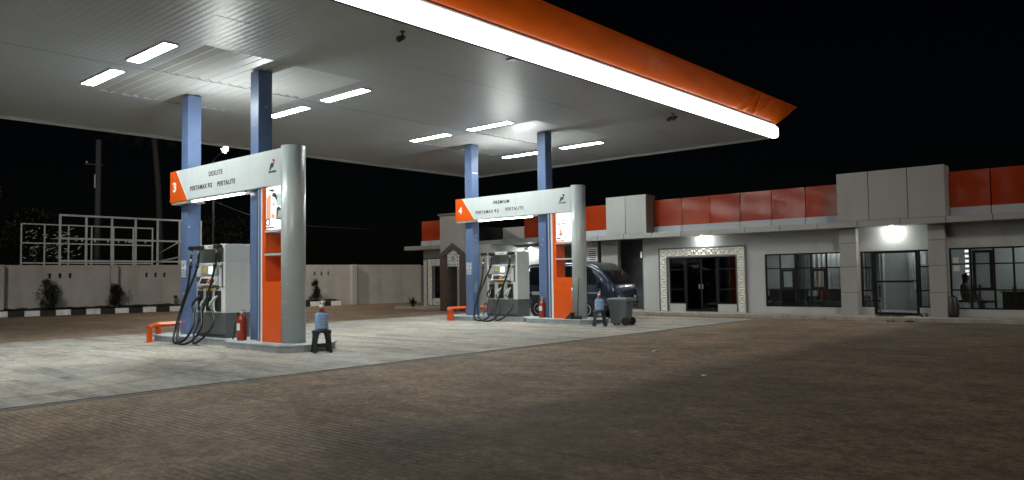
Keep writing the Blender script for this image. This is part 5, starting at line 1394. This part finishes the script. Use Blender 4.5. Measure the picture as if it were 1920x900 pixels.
# street lamp
t = thing('street_lamp', 'lit street lamp on a thin pale pole beyond the near portal', 'street lamp', (-39.0, 20.15, 0))
bm = NB(); tube(bm, [(0, 0, 0), (0, 0, 5.0), (0, 0, 8.1)], [0.075, 0.06, 0.045], 10); lathe(bm, [(0.01, 0), (0.16, 0), (0.16, 0.03), (0.08, 0.05)])
fin('pole', bm, M_POLE, t)
LB = Vector((0.58, 0.36, 8.66)); la = Vector((0.58, 0.36, 0.5)).normalized()
bm = NB(); tube(bm, [(0, 0, 8.02), (0.10, 0.06, 8.22), LB-la*0.2], 0.03, 8); fin('arm', bm, M_BLACK, t)
bm = NB(); cyl(bm, LB-la*0.24, LB-la*0.16, 0.07, 0.18, seg=14); cyl(bm, LB-la*0.16, LB-la*0.10, 0.18, 0.185, seg=14); hd = fin('lamp_head', bm, M_BLACK, t)
bm = NB(); bmesh.ops.create_uvsphere(bm, u_segments=14, v_segments=10, radius=0.12); bmesh.ops.translate(bm, verts=bm.verts[:], vec=LB+la*0.03)
for f in bm.faces: f.smooth = True
fin('bulb', bm, M_BULB, hd)
# a cable sagging from the lamp pole
bm = NB(); tube(bm, spline([(0, 0, 5.9), (-0.2, 1.3, 5.55), (-0.4, 2.7, 5.25), (-0.8, 6.0, 4.9), (-1.4, 12, 4.9)], 6), 0.014, 5)
single('overhead_cable', bm, M_POLE, 'thin pale cable sagging from the street lamp pole', 'cable', (-39.0, 20.15, 0))

# ================================================================ LITTER AND SMALL THINGS
def scrap(loc, w_, h_, lb, seed):
    rg = random.Random(seed); bm = NB(); bmesh.ops.create_grid(bm, x_segments=4, y_segments=4, size=1)
    for v_ in bm.verts: v_.co = Vector((v_.co.x*w_, v_.co.y*h_, 0.012+0.02*rg.random()))
    single('paper_scrap', bm, M_PAPER, lb, 'litter', loc, rg.uniform(0, 3), 'paper scraps on the yard')
scrap((-8.14, 13.66, 0.0), 0.10, 0.05, 'crumpled white paper scrap on the brown yard, the larger one', 1)
scrap((-5.58, 10.76, 0.0), 0.05, 0.025, 'tiny white paper scrap on the brown yard nearer the photographer', 2)
scrap((-9.7, 7.8, 0.0), 0.03, 0.02, 'tiny pale scrap on the yard close to the slab edge', 3)
def sandals(loc, rz, lb):
    t = thing('pair_of_sandals', lb, 'sandals', loc, rz, 'dark sandals on the pavement step')
    for s in (-0.07, 0.07):
        bm = NB(); rs = []
        for z in (0.0, 0.025): rs.append([Vector((s+0.045*math.cos(a)*(1.0 if math.sin(a) > 0 else 0.85), 0.13*math.sin(a), z)) for a in [2*math.pi*k/14 for k in range(14)]])
        rings(bm, rs, smooth=False); so_ = fin('sole', bm, M_BLACK, t)
        bm = NB(); tube(bm, spline([(s-0.045, -0.01, 0.025), (s, 0.06, 0.065), (s+0.045, -0.01, 0.025)], 4), 0.010, 5); fin('strap', bm, M_BLACK, so_)
sandals((-7.0, 26.02, 0.0), 0.4, 'dark sandals lying on the yard below the step, left of another pair')
sandals((-6.45, 26.02, 0.0), -0.6, 'dark sandals lying on the yard below the step, right of another pair')
bm = NB(); bx(bm, -0.40, 0.40, -0.25, 0.25, 0, 0.012, 0.004)
single('door_mat', bm, M_BLACK, 'black mat on the step before the glass entrance door', 'mat', (-7.2, 26.75, BZ+0.001))
sh = []
t = thing('pair_of_shoes', 'dark shoes on the step right of the glass entrance door', 'shoes', (-6.25, 26.95, BZ+0.001), 0.3)
for s in (-0.07, 0.07):
    bm = NB(); rings(bm, [[Vector((s+0.045*w_*math.cos(a), y_, 0.045*h_+0.045*h_*math.sin(a))) for a in [2*math.pi*k/10 for k in range(10)]] for y_, w_, h_ in ((-0.13, 0.5, 0.4), (-0.08, 0.95, 0.8), (0.02, 0.9, 1.1), (0.10, 0.85, 1.3), (0.13, 0.5, 1.0))])
    fin('shoe', bm, M_BLACK, t)
bm = NB(); rings(bm, [[Vector((0.16*w_*math.cos(a), 0.12*w_*math.sin(a), z)) for a in [2*math.pi*k/12 for k in range(12)]] for z, w_ in ((0, 0.9), (0.15, 1.05), (0.40, 0.95), (0.60, 0.7), (0.68, 0.4))])
single('rubbish_bag', bm, M_BLACK, 'upright black bag against the wall right of the second grey pillar', 'bag', (-5.42, 26.95, BZ+0.001))
